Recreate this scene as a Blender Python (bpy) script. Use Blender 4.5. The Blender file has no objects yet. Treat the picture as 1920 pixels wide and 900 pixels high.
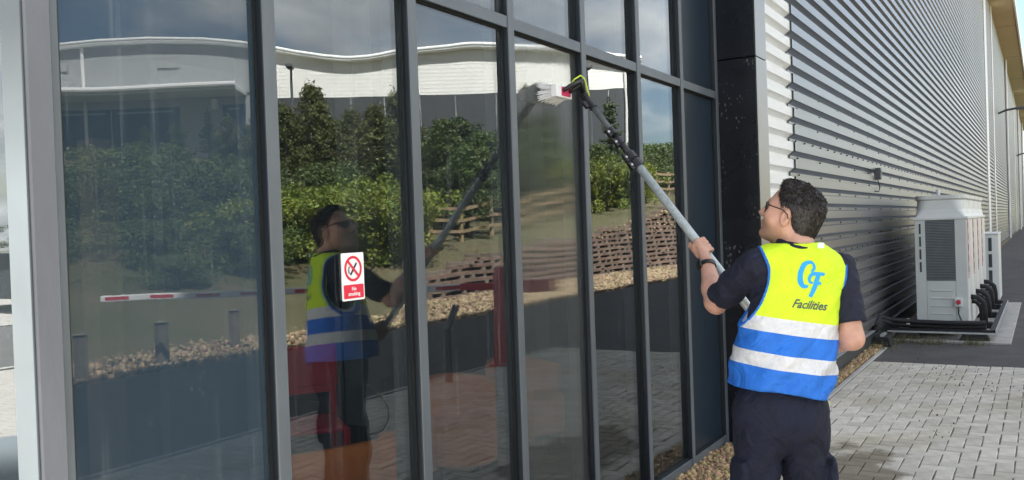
import bpy, bmesh, math, random
import numpy as np
from mathutils import Vector, Matrix
from mathutils.bvhtree import BVHTree
random.seed(7); RS = np.random.RandomState(7)
S = bpy.context.scene
COL = S.collection
R = math.radians

# ------------------------------------------------------------------ camera
cam = bpy.data.cameras.new('camera'); camo = bpy.data.objects.new('camera', cam); COL.objects.link(camo)
YAW, PITCH, ROLL = R(31.2), 0.0121, 0.035
f0 = Vector((math.cos(YAW)*math.cos(PITCH), math.sin(YAW)*math.cos(PITCH), -math.sin(PITCH)))
r0 = Vector((math.sin(YAW), -math.cos(YAW), 0)); u0 = r0.cross(f0)
rr = r0*math.cos(ROLL) - u0*math.sin(ROLL); uu = rr.cross(f0)
m = Matrix.Identity(4)
for i in range(3):
    m[i][0] = rr[i]; m[i][1] = uu[i]; m[i][2] = -f0[i]
m[0][3], m[1][3], m[2][3] = 0, -2.0, 1.6
camo.matrix_world = m
cam.sensor_width = 36; cam.lens = 36*1650/1920; cam.clip_start = 0.05; cam.clip_end = 1500
S.camera = camo

# ------------------------------------------------------------------ sky, sun, exposure
SUN_H = Vector((-0.60, 0.80, 0)).normalized(); SUN_EL = R(55)
w = bpy.data.worlds.new('World'); S.world = w; w.use_nodes = True
nt = w.node_tree; nt.nodes.clear(); N = nt.nodes.new; L = nt.links.new
out = N('ShaderNodeOutputWorld'); bg = N('ShaderNodeBackground'); bg.inputs[1].default_value = 0.05
sky = N('ShaderNodeTexSky'); sky.sky_type = 'NISHITA'; sky.sun_disc = False
sky.sun_elevation = SUN_EL; sky.sun_rotation = math.atan2(SUN_H.x, SUN_H.y); sky.air_density = 1.0; sky.dust_density = 1.6; sky.ozone_density = 1.0
tc = N('ShaderNodeTexCoord'); sep = N('ShaderNodeSeparateXYZ'); L(tc.outputs['Generated'], sep.inputs[0])
zc = N('ShaderNodeMath'); zc.operation = 'MAXIMUM'; L(sep.outputs[2], zc.inputs[0]); zc.inputs[1].default_value = 0.0
za = N('ShaderNodeMath'); za.operation = 'ADD'; L(zc.outputs[0], za.inputs[0]); za.inputs[1].default_value = 0.16
dv = N('ShaderNodeVectorMath'); dv.operation = 'DIVIDE'; L(tc.outputs['Generated'], dv.inputs[0])
cb = N('ShaderNodeCombineXYZ'); [L(za.outputs[0], cb.inputs[i]) for i in range(3)]; L(cb.outputs[0], dv.inputs[1])
n1 = N('ShaderNodeTexNoise'); n1.inputs['Scale'].default_value = 0.85; n1.inputs['Detail'].default_value = 7; n1.inputs['Roughness'].default_value = 0.55; n1.inputs['Distortion'].default_value = 0.25
mp = N('ShaderNodeMapping'); mp.inputs['Location'].default_value = (3.4, 1.7, 0.3); L(dv.outputs[0], mp.inputs[0]); L(mp.outputs[0], n1.inputs['Vector'])
cr = N('ShaderNodeValToRGB'); cr.color_ramp.elements[0].position = 0.42; cr.color_ramp.elements[1].position = 0.60; L(n1.outputs[0], cr.inputs[0])
n2 = N('ShaderNodeTexNoise'); n2.inputs['Scale'].default_value = 1.7; n2.inputs['Detail'].default_value = 6
mp2 = N('ShaderNodeMapping'); mp2.inputs['Location'].default_value = (9.1, 4.2, 1.0); L(dv.outputs[0], mp2.inputs[0]); L(mp2.outputs[0], n2.inputs['Vector'])
cr2 = N('ShaderNodeValToRGB'); cr2.color_ramp.elements[0].position = 0.34; cr2.color_ramp.elements[0].color = (4.9, 5.1, 5.45, 1)
cr2.color_ramp.elements[1].position = 0.66; cr2.color_ramp.elements[1].color = (10.4, 10.25, 10.0, 1); L(n2.outputs[0], cr2.inputs[0])
mx = N('ShaderNodeMixRGB'); L(cr.outputs[0], mx.inputs[0]); L(sky.outputs[0], mx.inputs[1]); L(cr2.outputs[0], mx.inputs[2])
L(mx.outputs[0], bg.inputs[0]); L(bg.outputs[0], out.inputs[0])
sl = bpy.data.lights.new('sun', 'SUN'); sl.energy = 5.0; sl.angle = R(0.9); sl.color = (1, 0.95, 0.88)
so = bpy.data.objects.new('sun', sl); COL.objects.link(so)
sd = Vector((SUN_H.x*math.cos(SUN_EL), SUN_H.y*math.cos(SUN_EL), math.sin(SUN_EL)))
so.rotation_euler = sd.to_track_quat('Z', 'Y').to_euler(); so.location = (0, 0, 40)
vs = S.view_settings; vs.view_transform = 'Standard'; vs.look = 'None'; vs.exposure = 2.6; vs.gamma = 1; vs.use_curve_mapping = False
S.cycles.max_bounces = 10; S.cycles.transparent_max_bounces = 12; S.cycles.glossy_bounces = 6
S.cycles.caustics_reflective = False; S.cycles.caustics_refractive = False

# ------------------------------------------------------------------ materials
MAT = {}
def nodes_of(name):
    mt = bpy.data.materials.new(name); mt.use_nodes = True; t = mt.node_tree
    b = t.nodes['Principled BSDF']; MAT[name] = mt
    return mt, t, b
def mat(name, col, rough=0.6, metal=0.0, var=0.12, scale=6.0, bump=0.0, bscale=60.0, island=0.0, objvar=0.0, spec=0.5, coord='Object', stretch=None, detail=5, col2=None, wrinkle=0.0, wscale=9.0):
    """principled surface with mottled colour, fine relief, optional per-piece variation"""
    mt, t, b = nodes_of(name); N = t.nodes.new; L = t.links.new
    b.inputs['Roughness'].default_value = rough; b.inputs['Metallic'].default_value = metal
    b.inputs['Specular IOR Level'].default_value = spec
    tc = N('ShaderNodeTexCoord'); vec = tc.outputs[coord]
    if stretch:
        mp = N('ShaderNodeMapping'); mp.inputs['Scale'].default_value = stretch; L(vec, mp.inputs[0]); vec = mp.outputs[0]
    nz = N('ShaderNodeTexNoise'); nz.inputs['Scale'].default_value = scale; nz.inputs['Detail'].default_value = detail; nz.inputs['Roughness'].default_value = 0.62
    L(vec, nz.inputs['Vector'])
    rmp = N('ShaderNodeValToRGB'); e = rmp.color_ramp.elements
    c = Vector(col); c2 = Vector(col2) if col2 else c*(1+var)
    e[0].position = 0.3; e[1].position = 0.7
    e[0].color = (*(c*(1-var)), 1) if not col2 else (*c, 1); e[1].color = (*c2, 1)
    L(nz.outputs[0], rmp.inputs[0]); cur = rmp.outputs[0]
    def mulvar(sock, amt, cur):
        mr = N('ShaderNodeMapRange'); mr.inputs[3].default_value = 1-amt; mr.inputs[4].default_value = 1+amt; L(sock, mr.inputs[0])
        hv = N('ShaderNodeHueSaturation'); L(cur, hv.inputs['Color']); L(mr.outputs[0], hv.inputs['Value'])
        hm = N('ShaderNodeMapRange'); hm.inputs[3].default_value = 0.5-amt*0.06; hm.inputs[4].default_value = 0.5+amt*0.06
        ml = N('ShaderNodeMath'); ml.operation = 'MULTIPLY'; ml.inputs[1].default_value = 7.31; L(sock, ml.inputs[0])
        fr = N('ShaderNodeMath'); fr.operation = 'FRACT'; L(ml.outputs[0], fr.inputs[0]); L(fr.outputs[0], hm.inputs[0]); L(hm.outputs[0], hv.inputs['Hue'])
        return hv.outputs[0]
    if island:
        g = N('ShaderNodeNewGeometry'); cur = mulvar(g.outputs['Random Per Island'], island, cur)
    if objvar:
        oi = N('ShaderNodeObjectInfo'); cur = mulvar(oi.outputs['Random'], objvar, cur)
    L(cur, b.inputs['Base Color'])
    if bump:
        n2 = N('ShaderNodeTexNoise'); n2.inputs['Scale'].default_value = bscale; n2.inputs['Detail'].default_value = 4; L(vec, n2.inputs['Vector'])
        bp = N('ShaderNodeBump'); bp.inputs['Strength'].default_value = bump; bp.inputs['Distance'].default_value = 0.01; L(n2.outputs[0], bp.inputs['Height']); L(bp.outputs[0], b.inputs['Normal'])
        if wrinkle:
            n3 = N('ShaderNodeTexNoise'); n3.inputs['Scale'].default_value = wscale; n3.inputs['Detail'].default_value = 3; n3.inputs['Distortion'].default_value = 1.6; L(vec, n3.inputs['Vector'])
            b3 = N('ShaderNodeBump'); b3.inputs['Strength'].default_value = wrinkle; b3.inputs['Distance'].default_value = 0.03; L(n3.outputs[0], b3.inputs['Height']); L(b3.outputs[0], bp.inputs['Normal'])
    rr_ = N('ShaderNodeMapRange'); rr_.inputs[3].default_value = max(0.02, rough-0.08); rr_.inputs[4].default_value = min(1, rough+0.08); L(nz.outputs[0], rr_.inputs[0]); L(rr_.outputs[0], b.inputs['Roughness'])
    return mt

mat('frame', (0.012, 0.018, 0.026), 0.42, var=0.2, scale=9, bump=0.05, bscale=300, stretch=(1, 1, 0.25))
mat('frame_front_lit', (0.100, 0.117, 0.132), 0.45, var=0.16, scale=9, bump=0.05, bscale=300, stretch=(1, 1, 0.2))  # same frames as above, sky light on their fronts put into a lighter colour
mat('post_grey', (0.125, 0.135, 0.155), 0.5, var=0.14, scale=5, bump=0.08, bscale=120, stretch=(1, 1, 0.3))
mat('post_pale', (0.085, 0.105, 0.113), 0.5, var=0.08, scale=5)
mat('black_panel', (0.006, 0.008, 0.012), 0.28, var=0.2, scale=4, spec=0.35)
mat('trim_silver', (0.30, 0.295, 0.275), 0.38, metal=0.6, var=0.06, scale=3)
mat('gasket', (0.006, 0.007, 0.008), 0.6)
mat('spandrel', (0.016, 0.028, 0.042), 0.3, var=0.1, scale=2, spec=0.35)
mat('clad_silver', (0.30, 0.31, 0.32), 0.40, metal=0.93, var=0.07, scale=2.2, objvar=0.05, stretch=(0.3, 1, 6), bump=0.03, bscale=8)
mat('clad_white', (0.80, 0.81, 0.80), 0.5, var=0.06, scale=7, stretch=(0.6, 1, 4))
mat('screw', (0.03, 0.032, 0.035), 0.5)
mat('flashing_dark', (0.075, 0.085, 0.092), 0.45, metal=0.3, var=0.15, scale=4)
mat('soffit', (0.62, 0.53, 0.40), 0.7, var=0.05, scale=1)
mat('white_paint', (0.78, 0.79, 0.78), 0.5, var=0.04, scale=3)
mat('paver', (0.55, 0.515, 0.445), 0.9, var=0.14, scale=14, bump=0.35, bscale=220, island=0.12, objvar=0.0, spec=0.3)
mat('paver_single', (0.55, 0.515, 0.445), 0.9, var=0.14, scale=14, bump=0.35, bscale=220, objvar=0.12, spec=0.3)
mat('sand_joint', (0.12, 0.105, 0.08), 0.95, var=0.5, scale=9, bump=0.4, bscale=90)
mat('tarmac', (0.092, 0.089, 0.088), 0.92, var=0.26, scale=1.9, bump=0.6, bscale=170, spec=0.3, detail=9)
mat('concrete', (0.36, 0.35, 0.325), 0.9, var=0.2, scale=7, bump=0.3, bscale=90)
mat('kerb', (0.40, 0.39, 0.365), 0.9, var=0.18, scale=12, bump=0.2, bscale=90, objvar=0.08)
mat('gravel', (0.34, 0.235, 0.125), 0.75, var=0.3, scale=30, island=0.55, spec=0.4)
mat('gravel_far', (0.27, 0.20, 0.125), 0.85, var=0.3, scale=10, island=0.5)
mat('gravel_bed', (0.22, 0.155, 0.085), 0.95, var=0.4, scale=18, bump=0.8, bscale=70)
mat('ac_body', (0.58, 0.605, 0.575), 0.42, var=0.05, scale=3)
mat('ac_light', (0.68, 0.70, 0.675), 0.45, var=0.04, scale=3)
mat('ac_dark', (0.035, 0.045, 0.05), 0.5, var=0.2, scale=8)
mat('fin', (0.20, 0.235, 0.25), 0.45, metal=0.3, var=0.15, scale=8)
mat('red_stripe', (0.50, 0.03, 0.06), 0.5)
mat('rubber', (0.014, 0.014, 0.016), 0.75, var=0.3, scale=20, bump=0.2, bscale=150)
mat('galv', (0.50, 0.52, 0.53), 0.42, metal=0.6, var=0.2, scale=30)
mat('pole_alu', (0.50, 0.55, 0.54), 0.45, metal=0.25, var=0.22, scale=60, bump=0.1, bscale=300)
mat('pole_carbon', (0.10, 0.115, 0.115), 0.4, var=0.2, scale=50)
mat('black_plastic', (0.010, 0.010, 0.012), 0.4, var=0.2, scale=30)
mat('bristle', (0.82, 0.83, 0.84), 0.7, island=0.1)
mat('brush_white', (0.82, 0.83, 0.83), 0.45, var=0.04)
mat('pink_red', (0.62, 0.03, 0.12), 0.5)
mat('hose', (0.70, 0.72, 0.42), 0.5, var=0.1, scale=20)
mat('hose_lime', (0.60, 0.80, 0.05), 0.4)
mat('skin', (0.50, 0.265, 0.185), 0.55, var=0.16, scale=26, bump=0.14, bscale=420, col2=(0.62, 0.36, 0.265))
mat('hair', (0.022, 0.018, 0.016), 0.5, var=0.5, scale=30, island=0.5, bump=0.15, bscale=200)
mat('hair_strand', (0.030, 0.025, 0.022), 0.42, island=0.6)
mat('hivis', (0.64, 0.90, 0.02), 0.75, var=0.07, scale=9, bump=0.12, bscale=700, wrinkle=0.6, wscale=8)
mat('vest_blue', (0.018, 0.16, 0.62), 0.75, var=0.14, scale=10, bump=0.12, bscale=700, wrinkle=0.65, wscale=9)
mat('tape', (0.66, 0.67, 0.68), 0.5, var=0.12, scale=16, bump=0.15, bscale=200, wrinkle=0.6, wscale=11)
mat('logo_cyan', (0.02, 0.35, 0.75), 0.6, var=0.03)
mat('logo_grey', (0.09, 0.09, 0.085), 0.6, var=0.03)
mat('navy_shirt', (0.0075, 0.010, 0.026), 0.85, var=0.25, scale=14, bump=0.2, bscale=500, wrinkle=0.8, wscale=12)
mat('navy_trouser', (0.0050, 0.0075, 0.023), 0.85, var=0.3, scale=9, bump=0.25, bscale=450, wrinkle=0.95, wscale=9)
mat('shoe', (0.012, 0.011, 0.010), 0.5)
mat('lens_dark', (0.006, 0.006, 0.007), 0.12)
mat('orange', (0.78, 0.20, 0.035), 0.7, var=0.08, scale=10)
mat('red_chair', (0.55, 0.016, 0.03), 0.45, var=0.06)
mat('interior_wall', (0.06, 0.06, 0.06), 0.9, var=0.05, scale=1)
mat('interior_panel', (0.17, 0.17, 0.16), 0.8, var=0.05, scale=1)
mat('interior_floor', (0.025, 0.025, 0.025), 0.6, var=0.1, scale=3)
mat('oak', (0.26, 0.13, 0.06), 0.6, var=0.25, scale=5, stretch=(8, 8, 0.6))
mat('timber', (0.30, 0.215, 0.125), 0.85, var=0.3, scale=5, objvar=0.12, stretch=(1, 1, 1))
mat('timber_dark', (0.15, 0.13, 0.105), 0.9, var=0.3, scale=8, objvar=0.15)
mat('crib', (0.175, 0.12, 0.095), 0.9, var=0.3, scale=4, objvar=0.22, bump=0.3, bscale=30)
mat('crib_pale', (0.21, 0.17, 0.14), 0.9, var=0.25, scale=4, objvar=0.25)
mat('bank', (0.055, 0.065, 0.022), 0.95, scale=0.32, detail=9, col2=(0.115, 0.092, 0.052), bump=0.9, bscale=3)
mat('bark', (0.085, 0.065, 0.048), 0.95, var=0.3, scale=10, stretch=(1, 1, 0.3))
mat('barrier_red', (0.50, 0.010, 0.025), 0.4, var=0.06)
mat('arm_white', (0.80, 0.80, 0.80), 0.4)
mat('lamp_grey', (0.10, 0.11, 0.12), 0.5)
mat('wh_white', (0.86, 0.85, 0.82), 0.6, var=0.03, scale=0.3)
mat('wh_grey', (0.42, 0.43, 0.43), 0.6, var=0.03, scale=0.3)
mat('wh_dark', (0.052, 0.057, 0.064), 0.6, var=0.08, scale=0.5)
mat('wh_blue', (0.028, 0.043, 0.075), 0.5, var=0.08, scale=0.5)
mat('roof_white', (0.86, 0.86, 0.85), 0.5, var=0.02)
mat('car_paint', (0.015, 0.028, 0.06), 0.25, var=0.05)
mat('car_glass', (0.01, 0.012, 0.014), 0.08)
mat('bin_grey', (0.10, 0.13, 0.16), 0.75, var=0.1)
mat('sign_white', (0.84, 0.86, 0.86), 0.4, var=0.02)
mat('sign_red', (0.68, 0.025, 0.06), 0.4, var=0.02)
mat('sign_black', (0.015, 0.015, 0.015), 0.5)
mat('headlamp', (0.7, 0.7, 0.7), 0.2)

def leaf_mat(name, c1, c2):
    mt = mat(name, c1, 0.55, col2=c2, scale=1.1, island=0.45, objvar=0.12, detail=3)
    t = mt.node_tree; b = t.nodes['Principled BSDF']; o = t.nodes['Material Output']
    tr = t.nodes.new('ShaderNodeBsdfTranslucent'); ms = t.nodes.new('ShaderNodeMixShader'); ms.inputs[0].default_value = 0.32
    src = b.inputs['Base Color'].links[0].from_socket
    t.links.new(src, tr.inputs[0]); t.links.new(b.outputs[0], ms.inputs[1]); t.links.new(tr.outputs[0], ms.inputs[2]); t.links.new(ms.outputs[0], o.inputs[0])
leaf_mat('leaf_olive', (0.070, 0.085, 0.022), (0.14, 0.155, 0.045))
leaf_mat('leaf_bright', (0.12, 0.17, 0.018), (0.24, 0.28, 0.045))
leaf_mat('leaf_dark', (0.035, 0.058, 0.020), (0.080, 0.115, 0.040))
leaf_mat('grass', (0.10, 0.105, 0.035), (0.22, 0.185, 0.085))
leaf_mat('leaf_mid', (0.060, 0.095, 0.025), (0.13, 0.175, 0.050))

# wet patch on the paving, real dark stain with its own shape
for nm in ('paver', 'paver_single', 'sand_joint'):
    t = MAT[nm].node_tree; b = t.nodes['Principled BSDF']; N = t.nodes.new; L = t.links.new
    src = b.inputs['Base Color'].links[0].from_socket
    g = N('ShaderNodeNewGeometry'); nz = N('ShaderNodeTexNoise'); nz.inputs['Scale'].default_value = 3.2; nz.inputs['Detail'].default_value = 6; L(g.outputs['Position'], nz.inputs[0])
    sx = N('ShaderNodeVectorMath'); sx.operation = 'SUBTRACT'; sx.inputs[1].default_value = (5.55, -0.86, 0); L(g.outputs['Position'], sx.inputs[0])
    sc = N('ShaderNodeVectorMath'); sc.operation = 'MULTIPLY'; sc.inputs[1].default_value = (0.80, 1.9, 0); L(sx.outputs[0], sc.inputs[0])
    ln = N('ShaderNodeVectorMath'); ln.operation = 'LENGTH'; L(sc.outputs[0], ln.inputs[0])
    ad = N('ShaderNodeMath'); ad.operation = 'MULTIPLY_ADD'; L(nz.outputs[0], ad.inputs[0]); ad.inputs[1].default_value = 1.1; L(ln.outputs['Value'], ad.inputs[2])
    mr = N('ShaderNodeMapRange'); mr.inputs[1].default_value = 1.16; mr.inputs[2].default_value = 1.30; mr.inputs[3].default_value = 1; mr.inputs[4].default_value = 0; L(ad.outputs[0], mr.inputs[0])
    # moss and dirt patches
    n3 = N('ShaderNodeTexNoise'); n3.inputs['Scale'].default_value = 1.3; n3.inputs['Detail'].default_value = 8; L(g.outputs['Position'], n3.inputs[0])
    m3 = N('ShaderNodeMapRange'); m3.inputs[1].default_value = 0.5; m3.inputs[2].default_value = 0.75; L(n3.outputs[0], m3.inputs[0])
    d3 = N('ShaderNodeMixRGB'); d3.blend_type = 'MULTIPLY'; d3.inputs[2].default_value = (0.74, 0.72, 0.62, 1); L(m3.outputs[0], d3.inputs[0]); L(src, d3.inputs[1])
    dk = N('ShaderNodeMixRGB'); dk.blend_type = 'MULTIPLY'; dk.inputs[2].default_value = (0.42, 0.39, 0.34, 1); L(mr.outputs[0], dk.inputs[0]); L(d3.outputs[0], dk.inputs[1])
    L(dk.outputs[0], b.inputs['Base Color'])

# spots of dried rain on the black return
t = MAT['black_panel'].node_tree; b = t.nodes['Principled BSDF']; N = t.nodes.new; L = t.links.new
src = b.inputs['Base Color'].links[0].from_socket
tc = N('ShaderNodeTexCoord'); mp = N('ShaderNodeMapping'); mp.inputs['Scale'].default_value = (26, 26, 15); L(tc.outputs['Object'], mp.inputs[0])
vo = N('ShaderNodeTexVoronoi'); L(mp.outputs[0], vo.inputs['Vector']); vo.inputs['Scale'].default_value = 1.6
nz = N('ShaderNodeTexNoise'); nz.inputs['Scale'].default_value = 5; L(tc.outputs['Object'], nz.inputs[0])
th = N('ShaderNodeMapRange'); th.inputs[1].default_value = 0.44; th.inputs[2].default_value = 0.7; th.inputs[3].default_value = 0.0; th.inputs[4].default_value = 0.34; L(nz.outputs[0], th.inputs[0])
lt = N('ShaderNodeMath'); lt.operation = 'LESS_THAN'; L(vo.outputs['Distance'], lt.inputs[0]); L(th.outputs[0], lt.inputs[1])
mc = N('ShaderNodeMixRGB'); L(lt.outputs[0], mc.inputs[0]); L(src, mc.inputs[1]); mc.inputs[2].default_value = (0.09, 0.09, 0.095, 1); L(mc.outputs[0], b.inputs['Base Color'])

def glass_mat(name, refl, film, streak, wet, tint=(0.66, 0.70, 0.70), seed=0.0, film_col=(0.10, 0.125, 0.145), warp=0.28):
    """coated solar glass: mirror coat + tinted transmission + dried film, runs and drops"""
    mt = bpy.data.materials.new(name); mt.use_nodes = True; MAT[name] = mt; t = mt.node_tree; t.nodes.clear(); N = t.nodes.new; L = t.links.new
    o = N('ShaderNodeOutputMaterial'); tr = N('ShaderNodeBsdfTransparent'); tr.inputs[0].default_value = (*tint, 1)
    gl = N('ShaderNodeBsdfGlossy'); gl.inputs[0].default_value = (0.95, 0.985, 1.0, 1)
    g = N('ShaderNodeNewGeometry'); pos = g.outputs['Position']
    dt = N('ShaderNodeVectorMath'); dt.operation = 'DOT_PRODUCT'; L(g.outputs['Incoming'], dt.inputs[0]); L(g.outputs['True Normal'], dt.inputs[1])
    ab = N('ShaderNodeMath'); ab.operation = 'ABSOLUTE'; L(dt.outputs['Value'], ab.inputs[0])
    iv = N('ShaderNodeMath'); iv.operation = 'SUBTRACT'; iv.inputs[0].default_value = 1; L(ab.outputs[0], iv.inputs[1])
    pw = N('ShaderNodeMath'); pw.operation = 'POWER'; pw.inputs[1].default_value = 5; L(iv.outputs[0], pw.inputs[0])
    rf = N('ShaderNodeMapRange'); rf.inputs[3].default_value = refl; rf.inputs[4].default_value = 1.0; L(pw.outputs[0], rf.inputs[0])
    mix = N('ShaderNodeMixShader'); L(rf.outputs[0], mix.inputs[0]); L(tr.outputs[0], mix.inputs[1]); L(gl.outputs[0], mix.inputs[2])
    # slow waviness of the toughened pane
    wz = N('ShaderNodeTexNoise'); wz.inputs['Scale'].default_value = 1.6; wz.inputs['Detail'].default_value = 1
    mpw = N('ShaderNodeMapping'); mpw.inputs['Location'].default_value = (seed, seed*2, 0); L(pos, mpw.inputs[0]); L(mpw.outputs[0], wz.inputs['Vector'])
    bw = N('ShaderNodeBump'); bw.inputs['Strength'].default_value = warp; bw.inputs['Distance'].default_value = 0.006; L(wz.outputs[0], bw.inputs['Height'])
    # vertical runs
    mps = N('ShaderNodeMapping'); mps.inputs['Scale'].default_value = (34, 34, 0.9); mps.inputs['Location'].default_value = (seed*5, 0, seed); L(pos, mps.inputs[0])
    sz = N('ShaderNodeTexNoise'); sz.inputs['Scale'].default_value = 1.0; sz.inputs['Detail'].default_value = 6; sz.inputs['Roughness'].default_value = 0.6; L(mps.outputs[0], sz.inputs['Vector'])
    br = N('ShaderNodeTexNoise'); br.inputs['Scale'].default_value = 1.3; br.inputs['Detail'].default_value = 3; L(mpw.outputs[0], br.inputs['Vector'])
    rs = N('ShaderNodeMapRange'); rs.inputs[1].default_value = 0.56; rs.inputs[2].default_value = 0.80; L(sz.outputs[0], rs.inputs[0])
    rb = N('ShaderNodeMapRange'); rb.inputs[1].default_value = 0.36; rb.inputs[2].default_value = 0.66; L(br.outputs[0], rb.inputs[0])
    ms = N('ShaderNodeMath'); ms.operation = 'MULTIPLY'; L(rs.outputs[0], ms.inputs[0]); L(rb.outputs[0], ms.inputs[1])
    sm = N('ShaderNodeMath'); sm.operation = 'MULTIPLY'; L(ms.outputs[0], sm.inputs[0]); sm.inputs[1].default_value = streak
    # drops
    vo = N('ShaderNodeTexVoronoi'); vo.inputs['Scale'].default_value = 26; mpd = N('ShaderNodeMapping'); mpd.inputs['Scale'].default_value = (1, 1, 0.6); L(pos, mpd.inputs[0]); L(mpd.outputs[0], vo.inputs['Vector'])
    dn = N('ShaderNodeTexNoise'); dn.inputs['Scale'].default_value = 2.1; mpq = N('ShaderNodeMapping'); mpq.inputs['Location'].default_value = (seed*3+2, 1, 4); L(pos, mpq.inputs[0]); L(mpq.outputs[0], dn.inputs['Vector'])
    dr = N('ShaderNodeMapRange'); dr.inputs[1].default_value = 0.50; dr.inputs[2].default_value = 0.75; dr.inputs[3].default_value = 0; dr.inputs[4].default_value = 0.12; L(dn.outputs[0], dr.inputs[0])
    dl = N('ShaderNodeMath'); dl.operation = 'LESS_THAN'; L(vo.outputs['Distance'], dl.inputs[0]); L(dr.outputs[0], dl.inputs[1])
    da = N('ShaderNodeMath'); da.operation = 'MULTIPLY_ADD'; L(dl.outputs[0], da.inputs[0]); da.inputs[1].default_value = 0.07; L(sm.outputs[0], da.inputs[2]); da.use_clamp = True
    df = N('ShaderNodeBsdfDiffuse'); df.inputs[0].default_value = (*film_col, 1)
    m1 = N('ShaderNodeMixShader'); m1.inputs[0].default_value = film; L(mix.outputs[0], m1.inputs[1]); L(df.outputs[0], m1.inputs[2])
    dw = N('ShaderNodeBsdfDiffuse'); dw.inputs[0].default_value = (0.42, 0.45, 0.47, 1)
    m2 = N('ShaderNodeMixShader'); L(da.outputs[0], m2.inputs[0]); L(m1.outputs[0], m2.inputs[1]); L(dw.outputs[0], m2.inputs[2])
    # wet film roughens and ripples the mirror
    if wet > 0:
        bs = N('ShaderNodeBump'); bs.inputs['Strength'].default_value = min(1, wet); bs.inputs['Distance'].default_value = 0.0022*wet; L(sz.outputs[0], bs.inputs['Height']); L(bw.outputs[0], bs.inputs['Normal'])
        L(bs.outputs[0], gl.inputs['Normal'])
        rw = N('ShaderNodeMapRange'); rw.inputs[1].default_value = 0.3; rw.inputs[2].default_value = 0.7; rw.inputs[3].default_value = 0.02*wet; rw.inputs[4].default_value = 0.13*wet; L(br.outputs[0], rw.inputs[0]); L(rw.outputs[0], gl.inputs['Roughness'])
    else:
        gl.inputs['Roughness'].default_value = 0.0; L(bw.outputs[0], gl.inputs['Normal'])
    L(m2.outputs[0], o.inputs[0])
    return mt
glass_mat('glass_hazy', 0.105, 0.42, 0.45, 0.0, seed=0.5, film_col=(0.050, 0.080, 0.112))
glass_mat('glass_clear', 0.105, 0.03, 0.16, 0.0, seed=1.7)
glass_mat('glass_runs', 0.105, 0.06, 0.42, 0.06, seed=3.1)
glass_mat('glass_wet', 0.105, 0.12, 0.40, 0.34, seed=4.4, film_col=(0.24, 0.26, 0.25))
glass_mat('glass_side', 0.115, 0.05, 0.05, 0.0, seed=6.0, film_col=(0.2, 0.25, 0.28))

# ------------------------------------------------------------------ geometry helpers
def wloc(o):
    v = Vector((0, 0, 0))
    while o is not None:
        v = v + o.location; o = o.parent
    return v
class MB:
    def __init__(s): s.v = []; s.f = []
    def add(s, vs, fs):
        n = len(s.v); s.v += [tuple(p) for p in vs]; s.f += [tuple(i+n for i in f) for f in fs]; return s
    def box(s, x0, x1, y0, y1, z0, z1):
        return s.add([(x0,y0,z0),(x1,y0,z0),(x1,y1,z0),(x0,y1,z0),(x0,y0,z1),(x1,y0,z1),(x1,y1,z1),(x0,y1,z1)],
                     [(0,3,2,1),(4,5,6,7),(0,1,5,4),(1,2,6,5),(2,3,7,6),(3,0,4,7)])
    def obox(s, c, ax, ay, az, hx, hy, hz):
        c = Vector(c); ax = Vector(ax)*hx; ay = Vector(ay)*hy; az = Vector(az)*hz
        vs = [c+ax*i+ay*j+az*k for k in (-1,1) for (i,j) in ((-1,-1),(1,-1),(1,1),(-1,1))]
        return s.add(vs, [(0,3,2,1),(4,5,6,7),(0,1,5,4),(1,2,6,5),(2,3,7,6),(3,0,4,7)])
    def bar(s, a, b, wd, ht, up=(0,0,1)):
        a = Vector(a); b = Vector(b); d = (b-a); l = d.length; d.normalize(); up = Vector(up)
        sx = d.cross(up); sx = sx.normalized() if sx.length > 1e-5 else Vector((1,0,0)); uz = sx.cross(d)
        return s.obox((a+b)/2, d, sx, uz, l/2, wd/2, ht/2)
    def tube(s, pts, rad, n=8, caps=True):
        pts = [Vector(p) for p in pts]; k = len(pts)
        rad = [rad]*k if not hasattr(rad, '__len__') else rad
        base = len(s.v); prev = None
        for i, p in enumerate(pts):
            d = (pts[min(i+1,k-1)]-pts[max(i-1,0)]).normalized()
            if prev is None:
                a = d.orthogonal().normalized()
            else:
                a = (prev - d*prev.dot(d)).normalized()
            prev = a; b = d.cross(a)
            for j in range(n):
                t = 2*math.pi*j/n; q = p+(a*math.cos(t)+b*math.sin(t))*rad[i]; s.v.append(tuple(q))
        for i in range(k-1):
            for j in range(n):
                s.f.append((base+i*n+j, base+i*n+(j+1)%n, base+(i+1)*n+(j+1)%n, base+(i+1)*n+j))
        if caps:
            s.f.append(tuple(base+j for j in reversed(range(n)))); s.f.append(tuple(base+(k-1)*n+j for j in range(n)))
        return s
    def prism(s, poly, axis, a, b):
        """poly of 2D points extruded along axis ('x','y','z') from a to b"""
        def P(u, v, t): return {'x': (t,u,v), 'y': (u,t,v), 'z': (u,v,t)}[axis]
        n = len(poly); vs = [P(u,v,a) for u,v in poly]+[P(u,v,b) for u,v in poly]
        fs = [(i,(i+1)%n,n+(i+1)%n,n+i) for i in range(n)]+[tuple(reversed(range(n))), tuple(range(n,2*n))]
        return s.add(vs, fs)
    def build(s, name, mt, parent=None, smooth=False, bevel=0, seg=2, norm=True, auto=None, local=False):
        me = bpy.data.meshes.new(name)
        me.from_pydata(s.v, [], s.f)
        if norm or bevel:
            bm = bmesh.new(); bm.from_mesh(me)
            if bevel:
                bmesh.ops.bevel(bm, geom=[e for e in bm.edges], offset=bevel, segments=seg, affect='EDGES', profile=0.6, clamp_overlap=True)
            bmesh.ops.recalc_face_normals(bm, faces=bm.faces); bm.to_mesh(me); bm.free()
        return link(name, me, mt, parent, smooth, local)
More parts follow.
